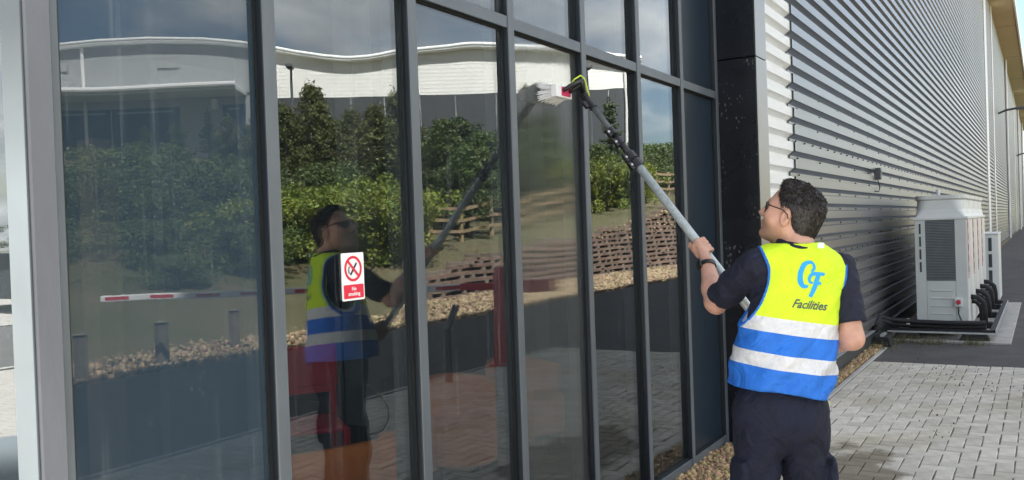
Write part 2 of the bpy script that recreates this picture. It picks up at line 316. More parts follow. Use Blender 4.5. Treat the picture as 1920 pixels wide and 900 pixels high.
def link(name, me, mt, parent=None, smooth=False, local=False):
    o = bpy.data.objects.new(name, me); COL.objects.link(o)
    if mt and not me.materials: me.materials.append(MAT[mt] if isinstance(mt, str) else mt)
    if smooth:
        me.polygons.foreach_set('use_smooth', [True]*len(me.polygons))
    if parent is not None:
        o.parent = parent
        if not local: o.location = -wloc(parent)
    return o
def tag(o, label=None, cat=None, group=None, kind=None):
    if label: o['label'] = label
    if cat: o['category'] = cat
    if group: o['group'] = group
    if kind: o['kind'] = kind
    return o
def empty(name, loc, label, cat, group=None):
    o = bpy.data.objects.new(name, None); COL.objects.link(o); o.location = loc; o.empty_display_size = 0.2
    return tag(o, label, cat, group)
def copy_tree(o, parent=None):
    c = o.copy(); COL.objects.link(c); c.parent = parent
    for ch in o.children: copy_tree(ch, c)
    return c
def grid_sheet(x0, x1, y0, y1, z): return MB().add([(x0,y0,z),(x1,y0,z),(x1,y1,z),(x0,y1,z)], [(0,1,2,3)])

# ================================================================== TERRAIN AND GROUND
CT_X = [10, 16, 17.6, 20, 25, 27.7, 31.8, 36, 45, 200]; CT_H = [0.0, 0.35, 0.62, 0.89, 1.26, 1.55, 2.1, 2.5, 3.0, 3.0]
def ct(x): return float(np.interp(x, CT_X, CT_H))
def hbank(x, y):
    v = -y
    if v < 8.2: return 0.0
    c = ct(x); k = min(1, max(0, (x-12)/4)); v0 = 8.3*(1-k)+10.42*k
    if v < v0: return 0.0
    s = min(1, (v-v0)/(37-v0)); s = s*0.75+0.25*s*s*(3-2*s)
    b = c*k*min(1, (v-v0)/0.25) if k > 0 else 0
    h = b+(6.0-b)*s
    nz = 0.18*math.sin(x*0.7+1.3*math.sin(y*0.31))*math.sin(y*0.52+0.7)+0.08*math.sin(x*1.9+y*1.3)
    return h+nz*min(1, (v-v0)/3)*(1 if v < 38 else 0.3)
xs = sorted(set([-400,-250,-160,-100,-70,-50,-40,-32]+[x for x in np.arange(-26, 66, 1.0)]+[70,76,84,94,108,125,150,200,280,400]))
ys = sorted(set([400,250,150,100,60,30,10,0,-4,-7]+[-8.2-0.0]+[-x for x in np.arange(8.3, 12.3, 0.4)]+[-10.30,-10.43,-10.7]+[-x for x in np.arange(13, 42, 1.0)]+[-46,-55,-70,-90,-120,-160,-250,-400]))
V = []; F = []
for y in ys:
    for x in xs: V.append((float(x), float(y), hbank(x, y)-0.03))
nx = len(xs)
for j in range(len(ys)-1):
    for i in range(nx-1): F.append((j*nx+i, j*nx+i+1, (j+1)*nx+i+1, (j+1)*nx+i))
tag(MB().add(V, F).build('ground', 'bank', smooth=True), kind='structure')

tag(grid_sheet(-60, 140, -7.15, -3.6, -0.006).build('road', 'tarmac'), kind='structure')
tag(grid_sheet(10.42, 140, -3.6, -0.27, -0.006).build('access_road', 'tarmac'), kind='structure')
tag(grid_sheet(-70, 1.0, 9.7, 15.9, -0.006).build('side_road', 'tarmac'), kind='structure')
pm = mat('paving_far', (0.40, 0.375, 0.35), 0.9, var=0.1, scale=3, bump=0.2, bscale=100)
t = pm.node_tree; b = t.nodes['Principled BSDF']; N = t.nodes.new; L = t.links.new
br = N('ShaderNodeTexBrick'); g = N('ShaderNodeNewGeometry'); L(g.outputs['Position'], br.inputs['Vector']); br.inputs['Scale'].default_value = 1.0
br.inputs['Brick Width'].default_value = 0.2; br.inputs['Row Height'].default_value = 0.1; br.inputs['Mortar Size'].default_value = 0.006
br.inputs['Color1'].default_value = (0.42, 0.395, 0.37, 1); br.inputs['Color2'].default_value = (0.36, 0.335, 0.315, 1); br.inputs['Mortar'].default_value = (0.15, 0.13, 0.11, 1)
L(br.outputs[0], b.inputs['Base Color'])
tag(grid_sheet(-60, 1.0, -3.6, 9.7, -0.008).build('forecourt_paving', 'paving_far'), kind='structure')
tag(grid_sheet(-70, 1.0, 15.9, 32, -0.006).build('side_pavement', 'paving_far'), kind='structure')
for (y, nm) in ((9.62, 'side_road_edging'), (15.86, 'side_road_edging')):
    tag(MB().box(-70, 1.0, y, y+0.12, -0.05, 0.012).build(nm, 'kerb'), kind='structure')

# paving in front of the glazing: every block is real
pav = tag(grid_sheet(1.0, 10.42, -3.6, -0.27, -0.006).build('block_paving', 'sand_joint'), kind='structure')
GAP = 0.007
def block(sx, sy, hb=0.05, ch=0.005):
    x, y = sx/2, sy/2
    v = [(-x,-y,-hb),(x,-y,-hb),(x,y,-hb),(-x,y,-hb),(-x,-y,-ch),(x,-y,-ch),(x,y,-ch),(-x,y,-ch),(-x+ch,-y+ch,0),(x-ch,-y+ch,0),(x-ch,y-ch,0),(-x+ch,y-ch,0)]
    f = [(0,1,5,4),(1,2,6,5),(2,3,7,6),(3,0,4,7),(4,5,9,8),(5,6,10,9),(6,7,11,10),(7,4,8,11),(8,9,10,11)]
    return v, f
cands = []
U = 0.105; NI = int(9.40/U); NJ = int(3.26/U)          # 90 degree herringbone
for i in range(-1, NI+1):
    for j in range(-1, NJ+1):
        k = (i-j) % 4
        if k == 0: cells = [(i, j), (i+1, j)]
        elif k == 3: cells = [(i, j), (i, j+1)]
        else: continue
        cells = [c for c in cells if 0 <= c[0] < NI and 0 <= c[1] < NJ]
        if not cells: continue
        x0 = min(c[0] for c in cells)*U; x1 = (max(c[0] for c in cells)+1)*U; y0 = min(c[1] for c in cells)*U; y1 = (max(c[1] for c in cells)+1)*U
        cands.append((1.02+(x0+x1)/2, -0.332-(y0+y1)/2, x1-x0, y1-y0))
def in_view(c):
    v = Vector((c[0], c[1], 0))-Vector((0,-2,1.6)); z = v.dot(f0)
    if z < 1: return -1
    px = 960+1650*v.dot(rr)/z; py = 450-1650*v.dot(uu)/z
    if px < 1545 or px > 1935 or py > 915: return -1
    return 1/z
cands.sort(key=lambda c: -in_view(c))
vis = [c for c in cands if in_view(c) > 0][:300]; rest = cands[len(vis):]
pm_ = {}
for c in vis:
    key = (round(c[2], 3), round(c[3], 3))
    if key not in pm_:
        v_, f_ = block(c[2]-GAP, c[3]-GAP); me = bpy.data.meshes.new('paver'); me.from_pydata(v_, [], f_); me.materials.append(MAT['paver_single']); pm_[key] = me
    o = bpy.data.objects.new('paver', pm_[key]); COL.objects.link(o); o.parent = pav
    o.location = (c[0]+0.0012*RS.randn(), c[1]+0.0012*RS.randn(), 0.0015*RS.randn()); o.rotation_euler = (0.006*RS.randn(), 0.006*RS.randn(), 0.007*RS.randn())
b_ = MB()
for c in rest:
    v_, f_ = block(c[2]-GAP, c[3]-GAP); dz = 0.0015*RS.randn(); tx, ty = 0.006*RS.randn(), 0.006*RS.randn()
    b_.add([(p[0]+c[0], p[1]+c[1], p[2]+dz+p[1]*tx+p[0]*ty) for p in v_], f_)
tag(b_.build('paver_field', 'paver', pav, norm=False), kind='stuff')
# edging kerb along the gravel strip, in lengths
kb = tag(MB().box(1.0, 12.4, -0.325, -0.275, -0.14, -0.055).build('edging_bed', 'concrete'), kind='structure')
x = 1.0
while x < 12.3:
    l = min(0.914, 12.4-x); MB().box(x+0.003, x+l-0.003, -0.328, -0.278, -0.12, 0.006+0.002*RS.randn()).build('edging_kerb', 'kerb', kb, bevel=0.006, seg=1); x += l
x = 1.0
while x < 10.3:
    l = min(0.914, 10.42-x); MB().box(x+0.003, x+l-0.003, -3.66, -3.60, -0.12, 0.008+0.002*RS.randn()).build('edging_kerb', 'kerb', kb, bevel=0.006, seg=1); x += l

# gravel
def ico():
    p = (1+5**.5)/2
    v = [(-1,p,0),(1,p,0),(-1,-p,0),(1,-p,0),(0,-1,p),(0,1,p),(0,-1,-p),(0,1,-p),(p,0,-1),(p,0,1),(-p,0,-1),(-p,0,1)]
    f = [(0,11,5),(0,5,1),(0,1,7),(0,7,10),(0,10,11),(1,5,9),(5,11,4),(11,10,2),(10,7,6),(7,1,8),(3,9,4),(3,4,2),(3,2,6),(3,6,8),(3,8,9),(4,9,5),(2,4,11),(6,2,10),(8,6,7),(9,8,1)]
    return np.array(v)/np.linalg.norm(v[0]), np.array(f)
def stones(n, sample, size, name, mt, base=None):
    if base is None: bv, bf = ico()
    else: bv, bf = base
    VV = np.zeros((n, len(bv), 3)); 
    for i in range(n):
        x, y, z = sample(); s = size*math.exp(0.32*RS.randn())
        A = RS.randn(3, 3); Q, _ = np.linalg.qr(A)
        v = bv*(1+0.16*RS.randn(len(bv), 1)); v = v*np.array([1.0, 0.75+0.2*RS.rand(), 0.6+0.2*RS.rand()])*s
        VV[i] = v@Q.T+np.array([x, y, z])
    F = (bf[None]+(np.arange(n)*len(bv))[:, None, None]).reshape(-1, 3)
    me = bpy.data.meshes.new(name); me.from_pydata(VV.reshape(-1, 3).tolist(), [], F.tolist())
    return tag(link(name, me, mt, smooth=True), kind='stuff')
tag(grid_sheet(1.0, 60, -0.275, 0.2, 0.004).build('gravel_bed', 'gravel_bed'), kind='structure')
def samp1():
    x = 4.0+8.4*RS.rand()**1.5; ylim = -0.005 if x < 6.16 else (-0.31 if x < 6.43 else -0.165)
    if 6.1 < x < 6.48: x = 5.0+RS.rand()
    ylim = -0.005 if x < 6.16 else -0.165
    y = -0.272+( ylim+0.272)*RS.rand()
    return x, y, 0.010+0.014*RS.rand()+0.012*max(0, 1-abs(y+0.1)/0.15)
g1 = stones(6500, samp1, 0.0145, 'gravel', 'gravel')
def samp1b(): return 1.05+3.2*RS.rand(), -0.272+0.265*RS.rand(), 0.008+0.014*RS.rand()
stones(1500, samp1b, 0.015, 'gravel', 'gravel')
tag(MB().add([(3.5,-10.6,-0.012),(60,-10.6,-0.012),(60,-7.15,-0.012),(3.5,-7.15,-0.012)], [(0,1,2,3)]).build('verge', 'gravel_bed'), kind='structure')
octv = (np.array([(1,0,0),(-1,0,0),(0,1,0),(0,-1,0),(0,0,1),(0,0,-1)], float), np.array([(0,2,4),(2,1,4),(1,3,4),(3,0,4),(2,0,5),(1,2,5),(3,1,5),(0,3,5)]))
def samp2():
    x = 3.6+36*RS.rand()**1.4; y = -7.2-3.1*RS.rand()
    return x, y, 0.01+0.02*RS.rand()
stones(15000, samp2, 0.038, 'verge_gravel', 'gravel_far', octv)

# grass tufts on the bank
gv = []; gf = []
for i in range(150000):
    x = -8+60*RS.rand(); y = -8.6-30*RS.rand()**1.25
    if x > 13 and y > -10.5: continue
    dens = math.sin(x*0.55+2)*math.sin(y*0.4+x*0.2)
    if dens < -0.45 and RS.rand() < 0.75: continue
    z = hbank(x, y)-0.03; a = RS.rand()*6.28; sz_ = min(1, 0.3+(-y-8.6)/12); hgt = (0.05+0.13*RS.rand())*sz_; wd = (0.006+0.009*RS.rand())*sz_; lx, ly = 0.10*sz_*RS.randn(), 0.10*sz_*RS.randn()
    n = len(gv); gv += [(x-wd*math.cos(a), y-wd*math.sin(a), z), (x+wd*math.cos(a), y+wd*math.sin(a), z), (x+lx, y+ly, z+hgt)]; gf.append((n, n+1, n+2))
tag(MB().add(gv, gf).build('bank_grass', 'grass', norm=False), kind='stuff')

# dark leaf litter on the paving and dry weeds by the plant base
def litter():
    c = [(9.4, -1.15), (8.7, -1.5), (9.9, -0.9), (7.2, -1.3), (9.2, -1.6)][RS.randint(5)]
    return c[0]+0.35*RS.randn(), min(-0.35, c[1]+0.14*RS.randn()), 0.003
mat('litter', (0.045, 0.035, 0.022), 0.9, island=0.5)
stones(75, litter, 0.0065, 'leaf_litter', 'litter', octv)
gv = []; gf = []
for i in range(900):
    c = [(11.95, -0.30), (12.0, -0.75), (12.05, -1.2), (11.3, -0.22), (12.1, -0.45)][RS.randint(5)]
    x, y = c[0]+0.12*RS.randn(), c[1]+0.10*RS.randn(); a = RS.rand()*6.28; hgt = 0.04+0.10*RS.rand(); wd = 0.0015+0.002*RS.rand(); n = len(gv)
    if y > -0.18: y = -0.2
    gv += [(x-wd*math.cos(a), y-wd*math.sin(a), 0.0), (x+wd*math.cos(a), y+wd*math.sin(a), 0.0), (x+0.06*RS.randn(), y+0.06*RS.randn(), hgt)]; gf.append((n, n+1, n+2))
tag(MB().add(gv, gf).build('dry_weeds', 'grass', norm=False), kind='stuff')

# ================================================================== GLAZED BUILDING
B = empty('commercial_building', (1.14, 0, 0), 'glazed entrance with dark frames joined to long silver ribbed metal clad shed', 'building')
MX = [1.185+0.7065*k for k in range(8)]
ROWS = [(0.085, 2.475), (2.525, 4.90)]
# mullions
for k in range(1, 8):
    x = MX[k]; w2 = 0.0245
    mu = MB().box(x-w2, x+w2, -0.0275, 0.10, 0.02, 4.95).build('mullion', 'frame', B, bevel=0.003, seg=1)
    MB().box(x-w2-0.001, x+w2+0.001, -0.033, -0.0272, 0.022, 4.948).build('mullion_cap', 'frame_front_lit', mu, bevel=0.003, seg=1)  # thin front plate carrying the painted sky-lit tone of the mullion
for k in range(7):
    xa, xb = MX[k]+0.0255+(0.027 if k == 0 else 0), MX[k+1]-0.0255
    for z0, z1 in ((2.475, 2.525), (4.90, 4.95), (0.02, 0.085)):
        tr = MB().box(xa, xb, -0.0235, 0.095, z0, z1).build('transom', 'frame', B, bevel=0.002, seg=1)
        MB().box(xa, xb, -0.0285, -0.0232, z0-0.001, z1+0.001).build('transom_cap', 'frame_front_lit', tr, bevel=0.002, seg=1)  # front plate with the transom's sky light painted in
    for ri, (z0, z1) in enumerate(ROWS):
        if k == 6: mt = 'spandrel'
        elif ri == 0: mt = ['glass_hazy', 'glass_clear', 'glass_runs', 'glass_wet', 'glass_clear', 'glass_clear'][k]
        else: mt = ['glass_hazy', 'glass_clear', 'glass_runs', 'glass_runs', 'glass_clear', 'glass_clear'][k]
        g = 0.006
        pq = MB().box(xa-0.008, xb+0.008, 0.0015, 0.0115, z0-0.006, z1+0.006); ta, tb = 0.0011*RS.randn(), 0.0007*RS.randn()   # panes never sit perfectly flush
        pq.v = [(v_[0], v_[1]+ta*(v_[0]-(xa+xb)/2)+tb*(v_[2]-(z0+z1)/2), v_[2]) for v_ in pq.v]
        pn = pq.build('spandrel_panel' if k == 6 else 'glass_pane', mt, B)
        # black rubber gasket round the pane
        gs = MB()
        gs.box(xa, xa+0.009, -0.006, -0.0005, z0, z1); gs.box(xb-0.009, xb, -0.006, -0.0005, z0, z1)
        gs.box(xa+0.009, xb-0.009, -0.006, -0.0005, z0, z0+0.009); gs.box(xa+0.009, xb-0.009, -0.006, -0.0005, z1-0.009, z1)
        gs.build('gasket', 'gasket', pn)
# corner post
cp = MB().box(1.142, 1.205, -0.044, 0.040, 0.0, 4.95).build('corner_post', 'post_grey', B, bevel=0.004, seg=1)
MB().box(1.207, 1.236, -0.022, 0.07, 0.0, 4.95).build('corner_bead', 'frame_front_lit', cp, bevel=0.003, seg=1)
MB().box(1.1365, 1.1415, -0.036, 0.046, 0.0, 4.95).build('corner_cover', 'post_pale', cp, bevel=0.001, seg=1)
# side face of the corner
for j in range(4):
    y0 = 0.05+1.4*j
    MB().box(1.175, 1.185, y0, y0+1.33, 0.06, 4.9).build('glass_pane', 'glass_side', B)
    MB().box(1.142, 1.25, y0+1.335, y0+1.395, 0.0, 4.95).build('mullion', 'frame', B, bevel=0.003, seg=1)
MB().box(1.15, 1.24, 0.05, 5.6, 0.0, 0.06).build('transom', 'frame', B)
MB().box(1.16, 1.5, 5.66, 60, 0.0, 10.7).build('side_wall', 'clad_white', B)
# portal return between glass and cladding
for z0, z1 in ((0.02, 2.747), (2.753, 5.6), (5.606, 10.74)):
    MB().box(6.160, 6.425, -0.300, 0.3, z0, z1).build('return_panel', 'black_panel', B, bevel=0.003, seg=1)
    MB().box(6.166, 6.432, -0.307, -0.3015, z0, z1).build('portal_trim', 'trim_silver', B, bevel=0.002, seg=1)
MB().box(1.16, 6.158, -0.02, 0.3, 4.952, 10.74).build('upper_fascia', 'black_panel', B)
MB().box(6.43, 116, 0.02, 0.3, 0.0, 10.74).build('core_wall', 'flashing_dark', B)
# ribbed cladding sheets
PITCH_R = 0.1485; YF = -0.125; DEP = 0.048
def sheet_mesh(name, length, ribs, mtn, yoff=0.0):
    vs = []; prof = []
    for i in range(ribs):
        z = i*PITCH_R
        prof += [(YF, z), (YF, z+0.028), (YF-DEP, z+0.062), (YF-DEP, z+0.137)]
    prof.append((YF, ribs*PITCH_R))
    n = len(prof)
    for x in (0, length):
        for y, z in prof: vs.append((x, y+yoff, z))
    fs = [(i, i+1, n+i+1, n+i) for i in range(n-1)]
    me = bpy.data.meshes.new(name); me.from_pydata(vs, [], fs); me.materials.append(MAT[mtn]); return me
NR = 7; SL = 4.1; BASEZ = 0.20
sm = sheet_mesh('cladding_sheet', SL-0.004, NR, 'clad_silver')
row = 0; z = BASEZ
while z < 10.7-0.2:
    x = 7.79
    while x < 112:
        o = bpy.data.objects.new('cladding_sheet', sm); COL.objects.link(o); o.parent = B; o.location = Vector((x, 0, z))-wloc(B); x += SL
    z += NR*PITCH_R; row += 1
ZTOP = z
me = sheet_mesh('white_cladding_sheet', 7.79-6.40+0.05, NR, 'clad_white', 0.016)
for r in range(row):
    o = bpy.data.objects.new('white_cladding_sheet', me); COL.objects.link(o); o.parent = B; o.location = Vector((6.40, 0, BASEZ+r*NR*PITCH_R))-wloc(B)
MB().box(6.44, 112, -0.150, 0.02, 0.0, BASEZ-0.012).build('base_flashing', 'flashing_dark', B)
MB().box(6.44, 112, -0.185, -0.06, BASEZ-0.012, BASEZ-0.004).build('drip_flashing', 'galv', B)
b_ = MB()
for i in range(NR*row):
    z = BASEZ+i*PITCH_R+0.014; lap = (i % NR == 0)
    x = 8.05+0.03*RS.randn()
    st = 0.34 if lap else 0.92
    while x < (34 if lap else 46):
        sc = 0.0065; b_.tube([(x, YF+0.002, z), (x, YF-0.012, z)], [sc*1.2, sc], 6); x += st
tag(b_.build('cladding_screws', 'screw', B, norm=False), kind='stuff')
for xj in (38.3, 44.0, 77, 96):
    MB().box(xj, xj+1.5 if xj < 40 else xj+0.8, -0.20, -0.10, 0.1, 10.7).build('joint_flashing', 'white_paint', B)
for xj in (60, 88, 104): MB().tube([(xj, -0.24, 0.05), (xj, -0.24, 10.6)], 0.07, 10).build('downpipe', 'white_paint', B)
# soffit, fascia, gutter, roof; unseen left end added past the corner for shade
MB().box(-2.6, 116, -1.05, 0.1, 10.745, 10.80).build('soffit', 'soffit', B)
MB().box(-2.65, 116.05, -1.12, -1.052, 10.70, 11.2).build('fascia', 'white_paint', B)
MB().box(-2.6, 116, -1.05, 60, 10.82, 11.1).build('roof', 'wh_grey', B)
for k in range(1, 12): MB().box(k*10-0.01, k*10+0.01, -1.04, -0.17, 10.738, 10.744).build('soffit_joint', 'flashing_dark', B)
# interior shell
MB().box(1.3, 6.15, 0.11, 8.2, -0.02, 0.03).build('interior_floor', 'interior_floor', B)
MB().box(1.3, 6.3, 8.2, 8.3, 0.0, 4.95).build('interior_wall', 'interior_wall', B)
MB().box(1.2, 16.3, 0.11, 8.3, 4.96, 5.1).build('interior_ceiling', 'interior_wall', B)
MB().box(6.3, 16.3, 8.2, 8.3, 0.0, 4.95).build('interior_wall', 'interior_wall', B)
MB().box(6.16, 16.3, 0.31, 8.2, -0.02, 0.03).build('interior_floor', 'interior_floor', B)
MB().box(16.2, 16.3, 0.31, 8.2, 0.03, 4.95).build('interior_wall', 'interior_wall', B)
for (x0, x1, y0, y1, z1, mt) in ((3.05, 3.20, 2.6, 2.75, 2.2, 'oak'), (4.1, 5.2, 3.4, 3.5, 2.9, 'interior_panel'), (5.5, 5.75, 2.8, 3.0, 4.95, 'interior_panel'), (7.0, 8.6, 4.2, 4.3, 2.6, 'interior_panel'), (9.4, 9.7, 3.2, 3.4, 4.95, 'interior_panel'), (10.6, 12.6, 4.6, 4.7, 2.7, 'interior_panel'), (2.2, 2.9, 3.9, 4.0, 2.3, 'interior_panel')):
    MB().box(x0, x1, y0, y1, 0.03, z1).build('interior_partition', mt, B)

# no-smoking sign stuck on the pane
sg = empty('no_smoking_sign', (2.255, -0.006, 1.38), 'white and red no smoking notice stuck on the glass', 'sign')
def plate(x0, x1, z0, z1, y0, y1, name, mt, parent, bev=0.006):
    n = 5; P = []
    for cx, cz, a0 in ((x1-bev, z1-bev, 0), (x0+bev, z1-bev, 90), (x0+bev, z0+bev, 180), (x1-bev, z0+bev, 270)):
        for i in range(n+1):
            a = R(a0+90*i/n); P.append((cx+bev*math.cos(a), cz+bev*math.sin(a)))
    return MB().prism(P, 'y', y0, y1).build(name, mt, parent)
sp = plate(2.2, 2.31, 1.38, 1.54, -0.0045, -0.0008, 'plate', 'sign_white', sg)
plate(2.206, 2.304, 1.387, 1.433, -0.0062, -0.0047, 'red_panel', 'sign_red', sg, 0.003)
ring = MB(); n = 40; cx, cz, ro, ri = 2.255, 1.4865, 0.043, 0.0345
vs = []
for i in range(n):
    a = 2*math.pi*i/n
    for rr_, yy in ((ro, -0.0047), (ri, -0.0047), (ri, -0.0062), (ro, -0.0062)): vs.append((cx+rr_*math.cos(a), yy, cz+rr_*math.sin(a)))
fs = []
for i in range(n):
    j = (i+1) % n
    for q in range(4): fs.append((4*i+q, 4*i+(q+1) % 4, 4*j+(q+1) % 4, 4*j+q))
ring.add(vs, fs).build('prohibition_ring', 'sign_red', sg)
MB().obox((cx, -0.0064, cz), (0.707,0,-0.707), (0,1,0), (0.707,0,0.707), 0.036, 0.0008, 0.004).build('prohibition_bar', 'sign_red', sg)
MB().obox((cx+0.002, -0.0052, cz-0.001), (0.62,0,0.78), (0,1,0), (-0.78,0,0.62), 0.025, 0.0005, 0.0035).build('cigarette', 'sign_black', sg)
for q in range(3): MB().tube([(cx-0.022+0.003*q, -0.005, cz-0.016), (cx-0.026+0.003*q, -0.005, cz-0.004), (cx-0.021+0.003*q, -0.005, cz+0.008)], 0.0006, 4).build('smoke', 'sign_black', sg)
def text_mesh(txt, size, shear=0, offset=0.0, align='CENTER', res=3):
    cu = bpy.data.curves.new('t', 'FONT'); cu.body = txt; cu.size = size; cu.shear = shear; cu.align_x = align; cu.offset = offset; cu.resolution_u = res
    ob = bpy.data.objects.new('t', cu); COL.objects.link(ob)
    dg = bpy.context.evaluated_depsgraph_get(); dg.update()
    me = bpy.data.meshes.new_from_object(ob.evaluated_get(dg)); vs = [v.co.copy() for v in me.vertices]; fs = [tuple(p.vertices) for p in me.polygons]
    bpy.data.objects.remove(ob); bpy.data.curves.remove(cu); bpy.data.meshes.remove(me)
    return vs, fs
for txt, z in (('No', 1.4135), ('smoking', 1.3965)):
    vs, fs = text_mesh(txt, 0.0175, offset=0.0004); MB().add([(2.255+p.x, -0.0066, z+p.y) for p in vs], fs).build('lettering', 'sign_white', sg, norm=False)

# small sensor box on the cladding
ws = empty('wall_sensor', (12.05, -0.165, 2.05), 'small dark sensor box with loose cable on the ribbed cladding', 'sensor')
MB().box(12.0, 12.09, -0.235, -0.155, 2.07, 2.22).build('housing', 'flashing_dark', ws, bevel=0.008)
MB().tube([(12.045, -0.238, 2.175), (12.045, -0.246, 2.175)], 0.022, 12).build('lens', 'galv', ws)
MB().tube([(12.05, -0.19, 2.07), (12.11, -0.2, 2.0), (12.12, -0.2, 1.95), (12.02, -0.2, 1.915), (11.9, -0.17, 1.925)], 0.006, 6).build('cable', 'rubber', ws, smooth=True)
# wall flood lights
for i, (x, z, lab) in enumerate(((49.9, 6.62, 'dark floodlight on arm, nearer the air conditioning units, on the clad wall'), (83.1, 6.3, 'dark floodlight on arm at the far end of the clad wall'))):
    e = empty('wall_floodlight', (x, -0.16, z), lab, 'light', 'floodlights along the clad wall')
    MB().tube([(x, -0.12, z-0.15), (x, -0.5, z), (x, -1.0, z+0.06)], 0.05, 8).build('arm', 'flashing_dark', e)
    MB().obox((x, -1.2, z+0.05), (1,0,0), (0,1,0), (0,0,1), 0.22, 0.28, 0.06).build('lamp_head', 'lamp_grey', e, bevel=0.02)
    MB().box(x-0.1, x+0.1, -0.165, -0.145, z-0.3, z).build('wall_plate', 'flashing_dark', e)

# ================================================================== AIR CONDITIONING UNITS
GA = 'row of air conditioning units on the black frame'
def make_ac():
    e = empty('air_conditioning_unit', (12.5, -0.85, 0.155), '', 'air conditioner', GA)
    x0, x1, y0, y1, z0, z1 = 12.5, 13.41, -1.15, -0.55, 0.155, 1.56
    cs = MB().box(x0+0.01, x1-0.01, y0+0.01, y1-0.01, z0+0.03, z1-0.03).build('casing', 'ac_body', e)
    # near side: panels leave the coil opening free
    X = x0
    sp_ = [(y0, y0+0.135, z0, z1-0.03), (y1-0.125, y1, z0, z1-0.03), (y0+0.137, y1-0.127, z0, 0.745)]
    for (a, b2, c, d) in sp_: MB().box(X-0.004, X+0.02, a, b2, c, d).build('side_panel', 'ac_body', e, bevel=0.004, seg=1)
    for zz in (0.62, 0.52, 0.42, 0.32): MB().box(X-0.012, X-0.003, y0+0.17, y1-0.17, zz-0.008, zz+0.012).build('pressed_rib', 'ac_body', e, bevel=0.004, seg=1)
    MB().box(X+0.0, X+0.012, y0+0.137, y1-0.127, 0.75, z1-0.035).build('coil', 'ac_dark', e)
    fb = MB()
    for i in range(38):
        zz = 0.757+i*0.0203; fb.box(X-0.006, X+0.006, y0+0.139, y1-0.129, zz, zz+0.007)
    tag(fb.build('coil_fins', 'fin', e, norm=False), kind='stuff')
    for i in range(4): MB().box(X-0.0075, X+0.0, y1-0.075, y1-0.052, 0.86+i*0.165, 0.86+i*0.165+0.13).build('vent_slot', 'ac_dark', e)
    # front face
    for (a, b2, c, d, mt) in ((x0, x0+0.14, z0, z1-0.03, 'ac_light'), (x0+0.145, x0+0.60, z0, 0.80, 'ac_body'), (x0+0.145, x0+0.60, 0.806, z1-0.03, 'ac_body'), (x0+0.605, x1, z0, z1-0.03, 'ac_light')):
        MB().box(a, b2, y0-0.012, y0+0.02, c, d).build('front_panel', mt, e, bevel=0.005, seg=1)
    MB().box(x0+0.010, x0+0.055, y0-0.0165, y0-0.011, 0.78, z1-0.035).build('red_stripe', 'red_stripe', e)
    for i in range(5): MB().box(x0+0.08, x0+0.125, y0-0.016, y0-0.011, 0.85+0.14*i, 0.93+0.14*i).build('vent_slot', 'ac_dark', e)
    MB().box(x0-0.012, x1+0.012, y0-0.022, y1+0.012, z1-0.03, z1+0.004).build('top_flange', 'ac_light', e, bevel=0.004, seg=1)
    # tapered fan cowl
    cw = MB(); n = 28; rings = []
    def rrect(hx, hy, r):
        P = []
        for cx, cy, a0 in ((hx-r, hy-r, 0), (-hx+r, hy-r, 90), (-hx+r, -hy+r, 180), (hx-r, -hy+r, 270)):
            for i in range(7): a = R(a0+15*i); P.append((cx+r*math.cos(a), cy+r*math.sin(a)))
        return P
    cxm, cym = (x0+x1)/2, (y0+y1)/2; hx, hy = (x1-x0)/2, (y1-y0)/2
    prof = [(1.565, 0.0, 0.03), (1.60, -0.01, 0.05), (1.66, -0.02, 0.10), (1.78, -0.022, 0.14), (1.80, -0.006, 0.14), (1.845, -0.004, 0.14), (1.846, -0.05, 0.14), (1.70, -0.06, 0.14)]
    base = 0
    for zz, off, r in prof:
        rings.append([(cxm+px, cym+py, zz) for px, py in rrect(hx+off, hy+off, r)])
    k = len(rings[0]); vs = [p for r_ in rings for p in r_]; fs = []
    for i in range(len(rings)-1):
        for j in range(k): fs.append((i*k+j, i*k+(j+1) % k, (i+1)*k+(j+1) % k, (i+1)*k+j))
    cw.add(vs, fs).build('fan_cowl', 'ac_light', e, norm=True)
    gr = MB()
    for i in range(-6, 7): gr.box(cxm-hx+0.08, cxm+hx-0.08, cym+i*0.036-0.002, cym+i*0.036+0.002, 1.80, 1.806)
    gr.build('fan_grille', 'ac_dark', e, norm=False)
    MB().box(x0+0.02, x1-0.02, y0+0.04, y1-0.04, 0.13, 0.186).build('base_pan', 'rubber', e)
    MB().tube([(x0+0.3, y0-0.01, 0.52), (x0+0.3, y0-0.09, 0.51), (x0+0.31, y0-0.15, 0.45), (x0+0.33, y0-0.165, 0.34), (x0+0.34, y0-0.165, 0.18)], 0.034, 8).build('lagged_pipe', 'rubber', e, smooth=True)
    MB().tube([(x0+0.42, y0-0.01, 0.45), (x0+0.42, y0-0.07, 0.44), (x0+0.43, y0-0.11, 0.38), (x0+0.45, y0-0.12, 0.30), (x0+0.46, y0-0.12, 0.18)], 0.026, 8).build('lagged_pipe', 'rubber', e, smooth=True)
    return e
ac = make_ac()
labs = ['pale air conditioning unit with red isolator switch on its side', 'second air conditioning unit from the isolator switch', 'third air conditioning unit from the isolator switch', 'fourth air conditioning unit from the isolator switch, beside the lower unit']
ac['label'] = labs[0]
for i in range(1, 4):
    c = copy_tree(ac); c['label'] = labs[i]; c.location.x += 0.955*i
isw = MB().box(12.455, 12.498, -1.085, -0.995, 0.42, 0.53).build('isolator_switch', 'ac_light', ac, bevel=0.006)
MB().tube([(12.456, -1.04, 0.478), (12.435, -1.04, 0.478)], [0.03, 0.026], 14).build('red_knob', 'red_stripe', isw)
MB().tube([(12.47, -1.04, 0.42), (12.46, -1.04, 0.33), (12.44, -1.07, 0.25), (12.43, -1.12, 0.20)], 0.008, 6).build('power_cable', 'rubber', isw, smooth=True)
